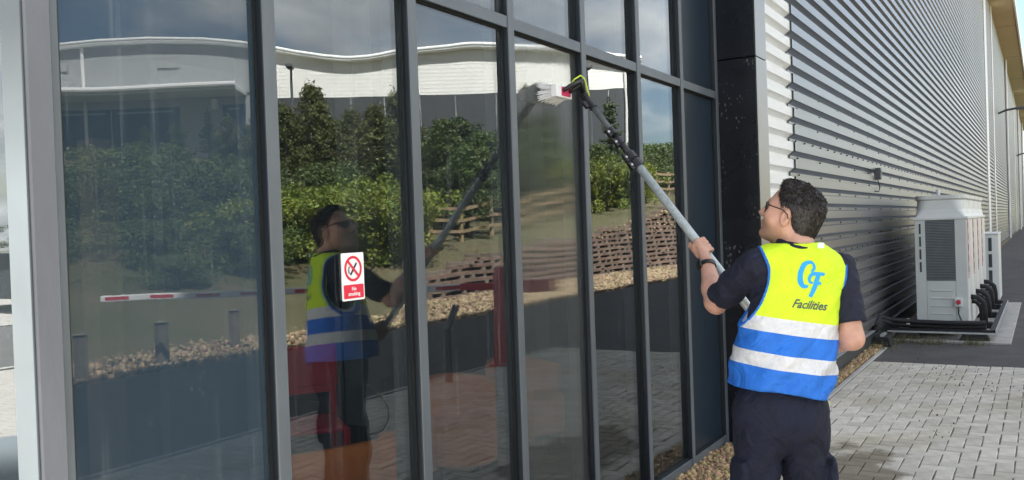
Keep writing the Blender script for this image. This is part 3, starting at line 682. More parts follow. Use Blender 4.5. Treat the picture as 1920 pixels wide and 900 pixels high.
MB().tube([(12.95, -0.8, 1.84), (12.95, -0.8, 1.93)], [0.02, 0.028], 8).build('lifting_cap', 'white_paint', ac)
# lower unit further along
lu = empty('heat_pump_unit', (17.0, -1.0, 0.15), 'low pale unit with black slots beyond the air conditioning row', 'air conditioner')
MB().box(16.62, 17.5, -1.34, -0.6, 0.15, 1.24).build('casing', 'ac_light', lu, bevel=0.01)
MB().box(16.60, 17.52, -1.35, -0.59, 1.24, 1.265).build('top_cover', 'white_paint', lu, bevel=0.005, seg=1)
for i in range(3): MB().box(16.612, 16.625, -1.24, -1.19, 0.42+0.27*i, 0.64+0.27*i).build('vent_slot', 'ac_dark', lu)
MB().box(16.612, 16.625, -1.12, -0.68, 0.3, 1.15).build('coil', 'ac_dark', lu)
MB().box(16.60, 17.52, -1.32, -0.62, 0.02, 0.152).build('support_foot', 'rubber', lu)
# concrete slab, black support frame with pipework
tag(MB().box(12.15, 17.7, -1.62, -0.20, -0.05, 0.018).build('plant_slab', 'concrete', bevel=0.008, seg=1), kind='structure')
sf = empty('support_frame', (12.5, -0.9, 0.018), 'black support frame and pipe tray under the air conditioning units', 'frame')
for (a, b2) in (((12.30, -0.20, 0.125), (12.30, -1.42, 0.125)), ((12.30, -1.42, 0.125), (16.5, -1.42, 0.125)), ((12.30, -0.55, 0.125), (16.5, -0.55, 0.125)), ((16.5, -0.45, 0.125), (16.5, -1.42, 0.125))):
    MB().bar(a, b2, 0.06, 0.05).build('rail', 'rubber', sf)
MB().box(12.265, 12.272, -1.45, -0.22, 0.098, 0.12).build('rail_edge', 'galv', sf)
MB().box(12.27, 16.5, -1.462, -1.452, 0.10, 0.156).build('rail_edge', 'galv', sf)
for x in (12.34, 13.7, 15.1, 16.4):
    for y in (-0.45, -1.22):
        MB().prism([(y-0.17, 0.018), (y+0.17, 0.018), (y+0.13, 0.098), (y-0.13, 0.098)], 'x', x-0.09, x+0.09).build('rubber_foot', 'rubber', sf, bevel=0.01)
for q, (dy, zz, rad) in enumerate(((0, 0.185, 0.035), (0.05, 0.17, 0.028), (-0.03, 0.235, 0.03))):
    MB().tube([(12.36+dy, -1.35, zz), (12.37+dy, -0.9, zz-0.012), (12.36+dy, -0.5, zz), (12.26+dy, -0.26, zz+0.03), (11.9+dy, -0.20, zz+0.10), (11.6, -0.18, zz+0.02)], rad, 8).build('pipe', 'rubber', sf, smooth=True)
MB().tube([(12.33, -0.46, 0.2), (12.33, -0.46, 0.27)], [0.03, 0.022], 8).build('drain_cap', 'white_paint', sf)
fb_ = empty('loose_pipe_block', (11.62, -0.27, 0.006), 'black rubber pipe support block lying on the gravel by the wall', 'support block')
MB().prism([(-0.37, 0.01), (-0.16, 0.01), (-0.185, 0.13), (-0.345, 0.13)], 'x', 11.48, 11.80).build('block', 'rubber', fb_, bevel=0.012)
MB().box(11.5, 11.78, -0.285, -0.245, 0.131, 0.155).build('channel', 'galv', fb_)

# ================================================================== BARRIER, POSTS
ba = empty('road_barrier', (8.8, -3.5, 0), 'red barrier post with a long white and red striped arm across the road', 'barrier')
p0 = Vector((8.8, -3.5, 0)); dA = (Vector((6.6, -7.85, 0))-p0).normalized(); sA = Vector((dA.y, -dA.x, 0))
def bx(c, hl, hs, z0, z1, nm, mt, par, bev=0.01): return MB().obox((c.x, c.y, (z0+z1)/2), dA, sA, (0,0,1), hl, hs, (z1-z0)/2).build(nm, mt, par, bevel=bev)
bx(p0, 0.14, 0.12, 0.0, 0.03, 'base_plate', 'barrier_red', ba, 0.003)
bx(p0, 0.09, 0.075, 0.028, 1.08, 'post', 'barrier_red', ba, 0.012)
bx(p0+dA*0.02, 0.06, 0.09, 1.0, 1.16, 'pivot_head', 'barrier_red', ba, 0.02)
ca = p0-dA*0.42; MB().obox((ca.x, ca.y, 0.93), dA, sA, (0,0,1), 0.24, 0.06, 0.075).build('counterweight', 'barrier_red', ba, bevel=0.015)
nseg = 22; Ltot = 4.85
arm = MB().bar(p0+dA*0.05+sA*0.1+Vector((0,0,0.94)), p0+dA*Ltot+sA*0.1+Vector((0,0,0.94)), 0.05, 0.075).build('arm', 'arm_white', ba, bevel=0.01)
for i in range(8):
    s0 = Ltot-0.06-i*0.58; l = 0.30
    MB().bar(p0+dA*s0+sA*0.1+Vector((0,0,0.94)), p0+dA*(s0-l)+sA*0.1+Vector((0,0,0.94)), 0.054, 0.040).build('red_band', 'barrier_red', arm)
bx(p0+dA*0.25+sA*0.1, 0.2, 0.035, 0.90, 0.98, 'arm_socket', 'barrier_red', ba, 0.01)
fp = empty('forked_post', (7.6, -3.42, 0), 'thin grey post with forked top at the paving edge', 'post')
MB().tube([(7.6, -3.42, -0.05), (7.6, -3.42, 0.58)], 0.035, 10).build('post', 'lamp_grey', fp)
MB().tube([(7.6, -3.42, 0.55), (7.66, -3.42, 0.62), (7.80, -3.40, 0.80)], 0.022, 8).build('fork', 'lamp_grey', fp)
MB().tube([(7.6, -3.45, 0.55), (7.70, -3.47, 0.62), (7.86, -3.50, 0.80)], 0.022, 8).build('fork', 'lamp_grey', fp)
for i, (x, y) in enumerate(((3.0, -7.5), (4.6, -7.5), (6.04, -7.48), (7.21, -7.56), (8.81, -8.0))):
    e = empty('timber_bollard', (x, y, 0), 'short dark timber bollard on the gravel verge beside the road', 'bollard', 'timber bollards on the verge')
    MB().prism([(x-0.06, y-0.06), (x+0.06, y-0.06), (x+0.06, y+0.06), (x-0.06, y+0.06)], 'z', -0.05, 0.56).build('post', 'timber_dark', e, bevel=0.012)
    MB().add([(x-0.078,y-0.078,0.56),(x+0.078,y-0.078,0.56),(x+0.078,y+0.078,0.56),(x-0.078,y+0.078,0.56),(x,y,0.585)], [(0,1,4),(1,2,4),(2,3,4),(3,0,4),(3,2,1,0)]).build('cap', 'timber_dark', e)

# crib retaining wall: stretchers and headers are separate pieces
cw = empty('crib_wall', (25, -10.3, 0), 'timber crib retaining wall of stacked beams below the fenced bank', 'retaining wall')
CH = 0.165; SLn = 1.9
stm = bpy.data.meshes.new('stretcher'); mb_ = MB().box(-SLn/2+0.01, SLn/2-0.01, -0.06, 0.06, 0, 0.085); stm.from_pydata(mb_.v, [], mb_.f); stm.materials.append(MAT['crib'])
hdm = bpy.data.meshes.new('header'); mb_ = MB().box(-0.06, 0.06, -0.35, 0.05, 0, 0.083); hdm.from_pydata(mb_.v, [], mb_.f); hdm.materials.append(MAT['crib_pale'])
nst = nhd = 0; extra = MB(); extrah = MB()
for c in range(18):
    z = -0.02+c*CH; x = 16.5+(c % 2)*SLn/2
    while x < 41:
        if ct(x) > z-0.02:
            y = -10.25-0.035*c
            o = bpy.data.objects.new('stretcher', stm); COL.objects.link(o); o.parent = cw; o.location = Vector((x, y+0.01*RS.randn(), z+0.006*RS.randn()))-wloc(cw); o.rotation_euler = (0, 0.004*RS.randn(), 0.008*RS.randn()); nst += 1
            for q in (-0.475, 0.0, 0.475):
                if nhd < 298:
                    o = bpy.data.objects.new('header', hdm); COL.objects.link(o); o.parent = cw; o.location = Vector((x+q+0.04*RS.randn(), y+0.02*RS.randn(), z+0.084))-wloc(cw); nhd += 1
                else: extrah.box(x+q-0.06, x+q+0.06, y-0.35, y+0.05, z+0.084, z+0.166)
        x += SLn
if extrah.v: tag(extrah.build('header_pieces', 'crib_pale', cw), kind='stuff')
# rubble fill behind the beams
stones(1800, lambda: (lambda x: (x, -10.42-0.1*RS.rand()-0.2*RS.rand(), max(0.0, ct(x)*RS.rand())))(17+23*RS.rand()), 0.055, 'crib_infill', 'gravel_far', octv)
# post and rail fence on the bank
fe = empty('timber_fence', (30, -12.5, 1.6), 'pale timber post and rail fence climbing the bank above the crib wall', 'fence')
px = [18.2+1.55*i for i in range(16)]; pts = []
for x in px:
    y = -12.5-0.02*(x-18); zb = max(hbank(x, y)-0.05, 0.2); pts.append(Vector((x, y, zb)))
for p in pts: MB().box(p.x-0.05, p.x+0.05, p.y-0.05, p.y+0.05, p.z-0.2, p.z+1.15).build('post', 'timber', fe, bevel=0.01, seg=1)
for a, b2 in zip(pts, pts[1:]):
    for hz in (0.35, 0.68, 1.02): MB().bar(a+Vector((0, 0.06, hz)), b2+Vector((0, 0.06, hz)), 0.035, 0.09).build('rail', 'timber', fe)

# ================================================================== WAREHOUSE ACROSS THE ROAD
WH = empty('curved_roof_warehouse', (59.9, -34.24, 6.0), 'large white warehouse with wavy white roof edge and grey lower walls behind the trees', 'warehouse')
WX = Vector((0.518, 0.8554, 0)); WN = Vector((-0.8554, 0.518, 0)); WO = Vector((59.9, -34.24, 6.0))
def wp(s, n, z): p = WO+WX*s+WN*n; return (p.x, p.y, 6.0+z)
roofp = [(-52,8.6),(-47.09,9.55),(-40.73,10.6),(-36.27,11.17),(-32.24,11.58),(-28,11.64),(-23.76,11.41),(-20.15,10.94),(-16.97,10.19),(-14.6,9.75),(-12.94,9.63),(-11.2,9.74),(-8.91,10.0),(-5.52,10.25),(-2.5,10.34),(0,10.32),(4.24,10.0),(8.06,9.32),(10.61,8.89)]
def rz(s): return float(np.interp(s, [p[0] for p in roofp], [p[1] for p in roofp]))
ss = list(np.arange(-50, 10.7, 0.75))+[10.61]
def strip(fn0, fn1, lst, nm, mt, par=WH):
    vs = [fn0(s) for s in lst]+[fn1(s) for s in lst]; n = len(lst)
    return MB().add(vs, [(i, i+1, n+i+1, n+i) for i in range(n-1)]).build(nm, mt, par)
def solid(s0, s1, n0, n1, z0, z1, nm, mt, par=WH):
    vs = [wp(s, n, z) for z in (z0, z1) for (s, n) in ((s0,n0),(s1,n0),(s1,n1),(s0,n1))]
    return MB().add(vs, [(0,3,2,1),(4,5,6,7),(0,1,5,4),(1,2,6,5),(2,3,7,6),(3,0,4,7)]).build(nm, mt, par)
left = [s for s in ss if s <= -20.1]+[-20.0]; right = [-20.0]+[s for s in ss if -19.9 < s < 9.7]+[9.7]
def wallseg(lst, z0, nm, mt, n=0.0, d=0.4):
    vs = []
    for s in lst:
        t_ = rz(s)-0.35
        vs += [wp(s, n, z0), wp(s, n, t_), wp(s, n-d, t_), wp(s, n-d, z0)]
    fs = []
    for i in range(len(lst)-1):
        for q in range(4): fs.append((4*i+q, 4*i+(q+1) % 4, 4*i+4+(q+1) % 4, 4*i+4+q))
    fs += [(0,1,2,3), tuple(4*(len(lst)-1)+q for q in (3,2,1,0))]
    return MB().add(vs, fs).build(nm, mt, WH)
wallseg(left, 7.0, 'upper_wall', 'wh_grey'); wallseg(right, 6.5, 'upper_wall', 'wh_white')
# fine horizontal ribs of the upper cladding
for (lst, z0, mt) in ((left, 7.0, 'wh_grey'), (right, 6.5, 'wh_white')):
    rb = MB(); z = z0+0.2
    while z < 11.4:
        run = [s for s in lst if rz(s)-0.9 > z]
        segs = []; cur = []
        for s in lst:
            if rz(s)-0.7 > z: cur.append(s)
            else:
                if len(cur) > 1: segs.append(cur)
                cur = []
        if len(cur) > 1: segs.append(cur)
        for sg_ in segs:
            s0, s1 = sg_[0], sg_[-1]
            vs = [wp(s, n, zz) for zz in (z, z+0.12) for (s, n) in ((s0,0.003),(s1,0.003),(s1,0.009),(s0,0.009))]
            rb.add(vs, [(0,3,2,1),(4,5,6,7),(0,1,5,4),(1,2,6,5),(2,3,7,6),(3,0,4,7)])
        z += 0.30
    tag(rb.build('wall_ribs', mt, WH, norm=True), kind='stuff')
solid(-20.0, 9.7, -0.4, 0.0, -1, 6.49, 'lower_wall', 'wh_dark')
for s in np.arange(-19, 9, 3.0): solid(s, s+0.06, 0.005, 0.05, -1, 6.4, 'panel_joint', 'wh_grey')
# roof with deep overhang and white rounded fascia
vs = []; fs = []
sr = ss
for s in sr: 
    z = rz(s); vs += [wp(s, 0.52, z-0.02), wp(s, 0.64, z-0.12), wp(s, 0.64, z-0.38), wp(s, 0.52, z-0.46), wp(s, -30, z-0.46), wp(s, -30, z-0.02)]
for i in range(len(sr)-1):
    for q in range(6): fs.append((6*i+q, 6*i+(q+1) % 6, 6*i+6+(q+1) % 6, 6*i+6+q))
fs += [tuple(range(6)), tuple(6*(len(sr)-1)+q for q in reversed(range(6)))]
rf = MB().add(vs, fs).build('roof', 'roof_white', WH)
vs = [wp(s, 0.65, rz(s)-0.235) for s in sr]; MB().tube(vs, 0.045, 6).build('gutter_line', 'wh_grey', rf)
for s in (-47, -33.5, 9.2): MB().tube([wp(s, 0.15, -1), wp(s, 0.15, rz(s)-0.5)], 0.13, 8).build('downpipe', 'roof_white', WH)
solid(9.7, 9.9, -30, 0.1, -1, 8.5, 'end_wall', 'wh_white')
solid(-50, -49.6, -30, 0.0, -1, 8.5, 'end_wall', 'wh_grey')
# canopy and loading bays
solid(-50, -20.4, -0.2, 3.2, 6.75, 7.05, 'canopy', 'roof_white')
MB().tube([wp(-50, 3.3, 7.1), wp(-20.3, 3.3, 7.1)], 0.22, 10).build('canopy_edge', 'roof_white', WH)
solid(-50, -20.02, -0.6, -0.05, -1, 6.74, 'bay_wall', 'wh_grey')
for (a, b2) in ((-50, -43), (-42.6, -25.9), (-22.5, -20.5)):
    dk = solid(a, b2, -0.04, 0.04, -1, 6.1, 'loading_door', 'wh_blue')
    n = max(1, int((b2-a)/5.2)); wdt = (b2-a)/n
    for i in range(n):
        solid(a+i*wdt+0.5, a+(i+1)*wdt-0.5, 0.045, 0.10, 5.72, 5.85, 'door_header', 'wh_grey', dk)
        solid(a+i*wdt-0.04, a+i*wdt+0.04, 0.045, 0.12, -1, 6.0, 'door_frame', 'wh_grey', dk)
for s in (-27.5, -36.2): solid(s, s+1.6, 0.075, 0.13, 9.1, 9.75, 'wall_vent', 'wh_dark' if s < -40 else 'wh_grey')
solid(-23.2, -22.8, 0.0, 0.5, 5.8, 6.5, 'floodlight', 'roof_white')

# ================================================================== TREES AND SHRUBS
def leaves(rs, centres, radii, n, size, drop=0.0, up=0.3):
    k = len(centres); wts = np.array(radii)**2; wts = wts/wts.sum()
    idx = rs.choice(k, n, p=wts); C_ = np.array(centres)[idx]; r_ = np.array(radii)[idx]
    d = rs.randn(n, 3); d /= np.linalg.norm(d, axis=1)[:, None]
    rad = r_*(rs.rand(n)**0.45); P = C_+d*rad[:, None]*np.array([1, 1, 0.8]); P[:, 2] -= drop*rs.rand(n)*r_
    nrm = d*0.6+rs.randn(n, 3)*0.6+np.array([0, 0, up]); nrm /= np.linalg.norm(nrm, axis=1)[:, None]
    a = np.cross(nrm, rs.randn(n, 3)); a /= np.linalg.norm(a, axis=1)[:, None]; b = np.cross(nrm, a)
    s = size*(0.6+0.8*rs.rand(n))[:, None]
    v = np.stack([P-a*s, P+b*s*0.5, P+a*s, P-b*s*0.5], 1).reshape(-1, 3)
    return v.tolist(), [(4*i, 4*i+1, 4*i+2, 4*i+3) for i in range(n)]
def make_tree(name, seed, h, rad, mt, n=6500, trunk=0.28, leaf=0.075, shape='tree', drop=0.0, clumps=26):
    rs = np.random.RandomState(seed)
    e = empty(name, (0,0,0), '', 'tree')
    mb = MB(); cs = []; rd = []
    stems = 1 if shape != 'bush' else 4
    for q in range(stems):
        a0 = rs.rand()*6.28; lean = 0.04 if stems == 1 else 0.25
        top = Vector((lean*h*math.cos(a0), lean*h*math.sin(a0), h*(0.92 if stems == 1 else 0.75)))
        pts = [Vector((0,0,-0.15))+Vector((0.04*q, 0.03*q, 0))]+[top*t_+Vector((rs.randn()*0.02*h, rs.randn()*0.02*h, 0)) for t_ in (0.25, 0.5, 0.75, 1.0)]
        r1 = 0.018*h+0.02
        mb.tube(pts, [r1*1.3, r1, r1*0.75, r1*0.45, r1*0.15], 7)
        for i in range(clumps//stems):
            t_ = trunk+(1-trunk)*((i+rs.rand())/(clumps//stems)); k = min(3, int(t_*4)); p = pts[k].lerp(pts[k+1], t_*4-k)
            prof = math.sin(math.pi*min(1, max(0.05, (t_-trunk)/(1-trunk)*0.92+0.1)))**0.7 if shape != 'spire' else (1.05-t_)
            az = i*2.399+rs.rand(); ln = rad*prof*(0.4+0.95*rs.rand()**1.3)
            en = p+Vector((math.cos(az)*ln, math.sin(az)*ln, ln*(0.45 if shape != 'weep' else -0.1)*rs.rand()+0.02*h))
            mid = p.lerp(en, 0.5)+Vector((0, 0, 0.06*ln))
            mb.tube([p, mid, en], [r1*0.4, r1*0.25, r1*0.08], 5)
            cs.append(tuple(en)); rd.append(rad*(0.15+0.22*rs.rand()**1.5)); cs.append(tuple(mid)); rd.append(rad*(0.12+0.16*rs.rand()))
    cs.append((pts[-1].x, pts[-1].y, pts[-1].z)); rd.append(rad*0.22)
    v, f = leaves(rs, cs, rd, n, leaf, drop)
    mb.build('trunk', 'bark', e, smooth=True, local=True)
    MB().add(v, f).build('crown', mt, e, norm=False, local=True)
    return e
def make_conifer(name, seed, h, rad, mt, n_wh=12, sparse=0.5):
    rs = np.random.RandomState(seed); e = empty(name, (0,0,0), '', 'tree'); mb = MB(); mb.tube([(0,0,-0.15), (0.03,0,h*0.5), (0,0.02,h)], [0.03*h/3+0.02, 0.02*h/3+0.01, 0.008], 6)
    cs = []; rd = []
    for i in range(n_wh):
        t_ = 0.15+0.85*i/n_wh; L_ = rad*(1.08-t_)
        for q in range(5):
            az = q*1.257+i*0.7+0.4*rs.rand(); l_ = L_*(0.7+0.5*rs.rand()); p = Vector((0,0,h*t_)); en = p+Vector((math.cos(az)*l_, math.sin(az)*l_, 0.18*l_+0.1*rs.randn()*l_))
            mb.tube([p, en], [0.018, 0.006], 4)
            for k in range(1, 6):
                if rs.rand() < sparse+0.3: cs.append(tuple(p.lerp(en, k/5))); rd.append(0.09+0.07*rs.rand())
    cs.append((0,0,h)); rd.append(0.1)
    v, f = leaves(rs, cs, rd, 4200, 0.055, 0, 0.5)
    mb.build('trunk', 'bark', e, smooth=True, local=True); MB().add(v, f).build('crown', mt, e, norm=False, local=True)
    return e
protos = {
 'birch': (make_tree('young_birch_tree', 11, 4.6, 1.15, 'leaf_olive', 10000, 0.14, 0.056, 'weep', 0.9, 54), 4.6),
 'round': (make_tree('leafy_tree', 12, 4.4, 1.5, 'leaf_mid', 12000, 0.2, 0.060, 'tree', 0.3, 54), 4.4),
 'dark': (make_tree('dark_tree', 13, 5.0, 1.45, 'leaf_dark', 12000, 0.12, 0.062, 'tree', 0.3, 56), 5.0),
 'bush': (make_tree('green_shrub', 14, 2.0, 1.25, 'leaf_bright', 10000, 0.08, 0.050, 'bush', 0.3, 56), 2.0),
 'bushd': (make_tree('dark_shrub', 15, 2.2, 1.5, 'leaf_mid', 10000, 0.05, 0.054, 'bush', 0.3, 56), 2.2),
 'pine': (make_conifer('young_pine_tree', 16, 3.4, 0.95, 'leaf_dark'), 3.4)}
used = {k: False for k in protos}
CATN = {'birch': 'tree', 'round': 'tree', 'dark': 'tree', 'bush': 'shrub', 'bushd': 'shrub', 'pine': 'tree'}
LSEEN = {}
def put(kind, x, y, ztop, label, group, sc=1.0, z0=None):
    alt = ALT.get(label, []); k_ = LSEEN.get(label, 0); LSEEN[label] = k_+1
    if k_ < len(alt) and alt[k_]: label = alt[k_]
    e, h = protos[kind]
    o = e if not used[kind] else copy_tree(e); used[kind] = True
    zb = hbank(x, y)-0.05 if z0 is None else z0
    k = max(0.3, (ztop-zb)/(h*1.03)); o.location = (x, y, zb); o.scale = (k*sc, k*sc, k); o.rotation_euler = (0, 0, RS.rand()*6.28)
    tag(o, label, CATN[kind], group)
GT = 'trees on the bank'; GS = 'shrubs on the bank'
LB = 'slender birch with olive leaves on the bank in front of the white warehouse'
LR = 'round leafy green tree on the bank between the fence and the warehouse'
LD = 'tall dark green tree on the bank between the fence and the warehouse'
LS = 'bright yellow green shrub low on the bank behind the crib wall'
LM = 'broad dull green shrub on the bank behind the road barrier'
ALT = {LB: ['tallest slender birch on the bank, rising against the white warehouse wall', None, 'tall birch on the bank with thin drooping top, second in height'],
 LR: ['round leafy tree standing just behind the timber fence start', 'small round tree at the low end of the timber fence', None, None, None, None, 'leafy tree behind the fence next to the taller pine'],
 LD: [None, None, 'dark tree beside the taller pine at the warehouse end', 'small dark tree rooted right behind the timber fence'],
 LS: [None, None, None, None, 'bright shrub behind the fence below the taller pine'],
 LM: []}
for (x, v, zt, s) in ((22.25, 19.3, 7.1, 0.9), (21.3, 20.6, 6.0, 0.9), (23.7, 16.8, 6.8, 1.0), (24.8, 17.6, 5.8, 1.0), (22.9, 18.6, 6.2, 1.1), (23.3, 17.6, 6.3, 1.1), (21.7, 19.9, 6.3, 1.0), (24.4, 16.5, 5.9, 1.0), (25.4, 16.0, 5.6, 1.0), (22.4, 21.2, 6.6, 1.1), (20.9, 21.6, 6.0, 1.1)): put('birch', x, -v, zt, LB, GT, s)
for (x, v, zt, s) in ((23.0, 14.2, 5.4, 0.9), (22.2, 12.9, 4.3, 0.95), (25.6, 14.6, 5.2, 1.0), (27.4, 15.0, 5.0, 1.0), (24.4, 20.5, 6.0, 1.2), (26.6, 22, 6.4, 1.2), (31.2, 12.9, 5.0, 0.85), (33.2, 13.6, 4.9, 0.9), (32.6, 15.5, 5.5, 1.0)): put('round', x, -v, zt, LR, GT, s)
for (x, v, zt, s) in ((30.3, 15.6, 6.6, 0.9), (28.6, 17.4, 6.3, 1.0), (35.3, 17.2, 7.3, 0.8), (27.6, 13.6, 5.2, 0.8), (30.6, 18.8, 6.6, 1.0), (26, 25, 7.0, 1.1)): put('dark', x, -v, zt, LD, GT, s)
for (x, v, zt, s) in ((16.4, 13.5, 3.0, 1.1), (17.2, 12.4, 3.0, 1.0), (18.4, 12.9, 3.2, 1.0), (15.6, 14.4, 2.9, 1.2), (30.0, 12.9, 4.6, 0.8), (32.2, 12.3, 4.4, 0.8), (34.2, 12.9, 4.6, 0.8), (19.6, 14.6, 3.6, 1.0), (17.6, 15.2, 3.3, 1.1)): put('bush', x, -v, zt, LS, GS, s)
for (x, v, zt, s) in ((16.0, 18.0, 4.1, 1.0), (17.2, 17.4, 4.0, 1.0), (15.4, 15.0, 2.9, 1.0), (14.2, 16.8, 3.2, 1.1), (18.8, 19.0, 4.5, 1.0), (12.6, 18.5, 3.4, 1.0), (10.6, 20.5, 3.7, 1.1), (12.2, 14.5, 2.3, 1.2), (10.4, 15.6, 2.4, 1.2), (13.6, 13.4, 2.1, 1.2), (9.2, 17.6, 2.9, 1.2), (14.6, 19.6, 4.0, 1.1), (8.6, 13.2, 1.7, 1.3), (11.2, 12.2, 1.5, 1.3), (16.6, 21.0, 4.7, 1.1), (18.4, 22.8, 5.2, 1.1), (20.6, 17.3, 4.3, 1.0), (38.5, 15.0, 5.6, 0.9), (40.5, 15.0, 6.0, 0.9), (42.4, 15.4, 6.2, 0.9), (44.6, 15.2, 6.4, 0.9), (36.6, 14.4, 5.2, 0.9)): put('bushd', x, -v, zt, 'low dull green shrub on the slope facing the timber bollards' if x < 14 else LM if x < 25 else 'broad dull green shrub along the bank top past the warehouse end', GS, s)
put('pine', 29.3, -32.8, 7.95, 'young pine on the bank crest before the pale column between loading doors', GT, 1.0)
put('pine', 36.2, -14.6, 7.4, 'taller pine rising behind the timber fence near the warehouse end', GT, 0.8)
for (x, v, zt) in ((27.7, 35.4, 7.3), (28.5, 34.0, 7.5), (30.8, 31.0, 7.2)): put('round', x, -v, zt, 'small sapling on the bank crest before the dark loading doors', GT, 0.7)
# trees far beyond the forecourt
for i in range(6): put(['dark', 'round'][i % 2], -34-5.0*i+RS.randn(), 82+3.5*RS.randn()-3*i, 4.6+1.2*RS.rand(), 'distant tree at the end of the forecourt beyond the side road', 'trees beyond the side road', 1.3, z0=0)
# lamp columns
for (x, v, zt, lab) in ((32.8, 30.9, 10.1, 'tall grey lamp column on the bank beside the birch trees'), (54.3, 24.5, 12.4, 'tall grey lamp column at the warehouse end')):
    zb = hbank(x, -v)-0.2; e = empty('lamp_column', (x, -v, zb), lab, 'street lamp', 'lamp columns by the warehouse')
    MB().tube([(x, -v, zb), (x, -v, zt)], [0.10, 0.06], 8).build('column', 'lamp_grey', e)
    MB().obox((x-0.35, -v+0.25, zt), (0.8, -0.6, 0), (0.6, 0.8, 0), (0, 0, 1), 0.55, 0.16, 0.06).build('lamp_head', 'lamp_grey', e)

# ================================================================== FORECOURT: BIN AND CAR
bn = empty('litter_bin', (0.63, 1.19, 0), 'grey litter bin with domed lid on the forecourt paving', 'bin')
def lathe(cx, cy, prof, n=20):
    mb = MB(); vs = []; 
    for r_, z_ in prof: vs += [(cx+r_*math.cos(2*math.pi*j/n), cy+r_*math.sin(2*math.pi*j/n), z_) for j in range(n)]
    fs = [(i*n+j, i*n+(j+1) % n, (i+1)*n+(j+1) % n, (i+1)*n+j) for i in range(len(prof)-1) for j in range(n)]
    fs += [tuple(reversed(range(n))), tuple((len(prof)-1)*n+j for j in range(n))]
    return mb.add(vs, fs)
lathe(0.63, 1.19, [(0.2, 0.0), (0.2, 0.03), (0.18, 0.05), (0.21, 0.66)]).build('body', 'bin_grey', bn, smooth=False)
lathe(0.63, 1.19, [(0.235, 0.66), (0.24, 0.72), (0.235, 0.8), (0.19, 0.87), (0.1, 0.905), (0.02, 0.91)]).build('lid', 'bin_grey', bn, smooth=True)
car = empty('parked_car', (-10.6, 20.6, 0), 'dark blue parked car beyond the side road', 'car')
prof = [(-2.1, 0.32), (-2.12, 0.75), (-1.9, 0.98), (-1.45, 1.02), (-0.85, 1.42), (0.55, 1.45), (1.15, 1.02), (1.95, 0.90), (2.12, 0.62), (2.1, 0.32)]
vs = []; fs = []; n = len(prof); rowsy = [(-0.86, 0.93, 0.0), (-0.9, 1.0, 0.0), (0.9, 1.0, 0.0), (0.86, 0.93, 0.0)]
for (yy, kx, _) in rowsy: vs += [(-10.6+yy*(0.8 if z > 1.1 else 1), 20.6+x*kx, z) for x, z in prof]
for r_ in range(3):
    for i in range(n): fs.append((r_*n+i, r_*n+(i+1) % n, (r_+1)*n+(i+1) % n, (r_+1)*n+i))
fs += [tuple(range(n)), tuple(3*n+i for i in reversed(range(n)))]
MB().add(vs, fs).build('body', 'car_paint', car, bevel=0.03)
for sgn in (-1, 1):
    MB().add([(-10.6+sgn*0.905, 20.6-1.3, 1.02), (-10.6+sgn*0.905, 20.6+1.0, 1.02), (-10.6+sgn*0.76, 20.6+0.5, 1.38), (-10.6+sgn*0.76, 20.6-0.8, 1.38)], [(0,1,2,3)]).build('side_window', 'car_glass', car)
    for wy in (-1.3, 1.3):
        wh = MB().tube([(-10.6+sgn*0.70, 20.6+wy, 0.32), (-10.6+sgn*0.92, 20.6+wy, 0.32)], 0.32, 20).build('wheel', 'rubber', car)
        MB().tube([(-10.6+sgn*0.915, 20.6+wy, 0.32), (-10.6+sgn*0.935, 20.6+wy, 0.32)], 0.20, 14).build('rim', 'galv', wh)
    MB().box(-10.6+sgn*0.75-0.12, -10.6+sgn*0.75+0.12, 18.47, 18.56, 0.62, 0.76).build('headlight', 'headlamp', car)

# ================================================================== FURNITURE SEEN THROUGH THE GLASS
def tub_chair(x, y, rz_, lab):
    e = empty('tub_armchair', (x, y, 0.03), lab, 'armchair', 'orange armchairs behind the glass')
    n = 14; mb = MB(); vs = []
    for i in range(n+1):
        a = R(-20+220*i/n)
        hh = 0.58+0.06*math.sin(a) if True else 0
        for (r_, z_) in ((0.30, 0.12), (0.34, hh-0.05), (0.33, hh), (0.27, hh), (0.25, hh-0.05), (0.23, 0.3), (0.23, 0.12)):
            vs.append((r_*math.cos(a), r_*math.sin(a), z_))
    fs = []
    for i in range(n):
        for q in range(7): fs.append((7*i+q, 7*i+(q+1) % 7, 7*i+7+(q+1) % 7, 7*i+7+q))
    fs += [tuple(range(7)), tuple(7*n+q for q in reversed(range(7)))]
    mb.add(vs, fs).build('back_shell', 'orange', e, smooth=True, local=True)
    MB().prism([(0.23*math.cos(R(18*i)), 0.02+0.24*math.sin(R(18*i))*1.0) for i in range(20)], 'z', 0.14, 0.38).build('seat', 'orange', e, bevel=0.02, local=True)
    for (lx, ly) in ((0.2, 0.18), (-0.2, 0.18), (0.2, -0.14), (-0.2, -0.14)): MB().tube([(lx, ly, 0), (lx, ly, 0.15)], 0.016, 6).build('leg', 'black_plastic', e, local=True)
    e.rotation_euler.z = rz_
tub_chair(3.16, 0.88, R(165), 'orange tub armchair close behind the no smoking notice pane')
tub_chair(4.52, 1.15, R(-30), 'orange tub armchair inside, behind the forked post reflection')
tub_chair(5.42, 1.15, R(10), 'orange tub armchair inside, behind the pane being brushed')
rc = empty('red_chair', (3.98, 2.0, 0.03), 'red metal chair standing inside behind the glass', 'chair')
MB().obox((3.98, 2.0, 0.79), (0.8, -0.6, 0), (0.6, 0.8, 0), (0, 0, 1), 0.24, 0.015, 0.13).build('backrest', 'red_chair', rc, bevel=0.012)
MB().obox((3.86, 1.86, 0.46), (0.8, -0.6, 0), (0.6, 0.8, 0), (0, 0, 1), 0.23, 0.22, 0.016).build('seat', 'red_chair', rc, bevel=0.012)
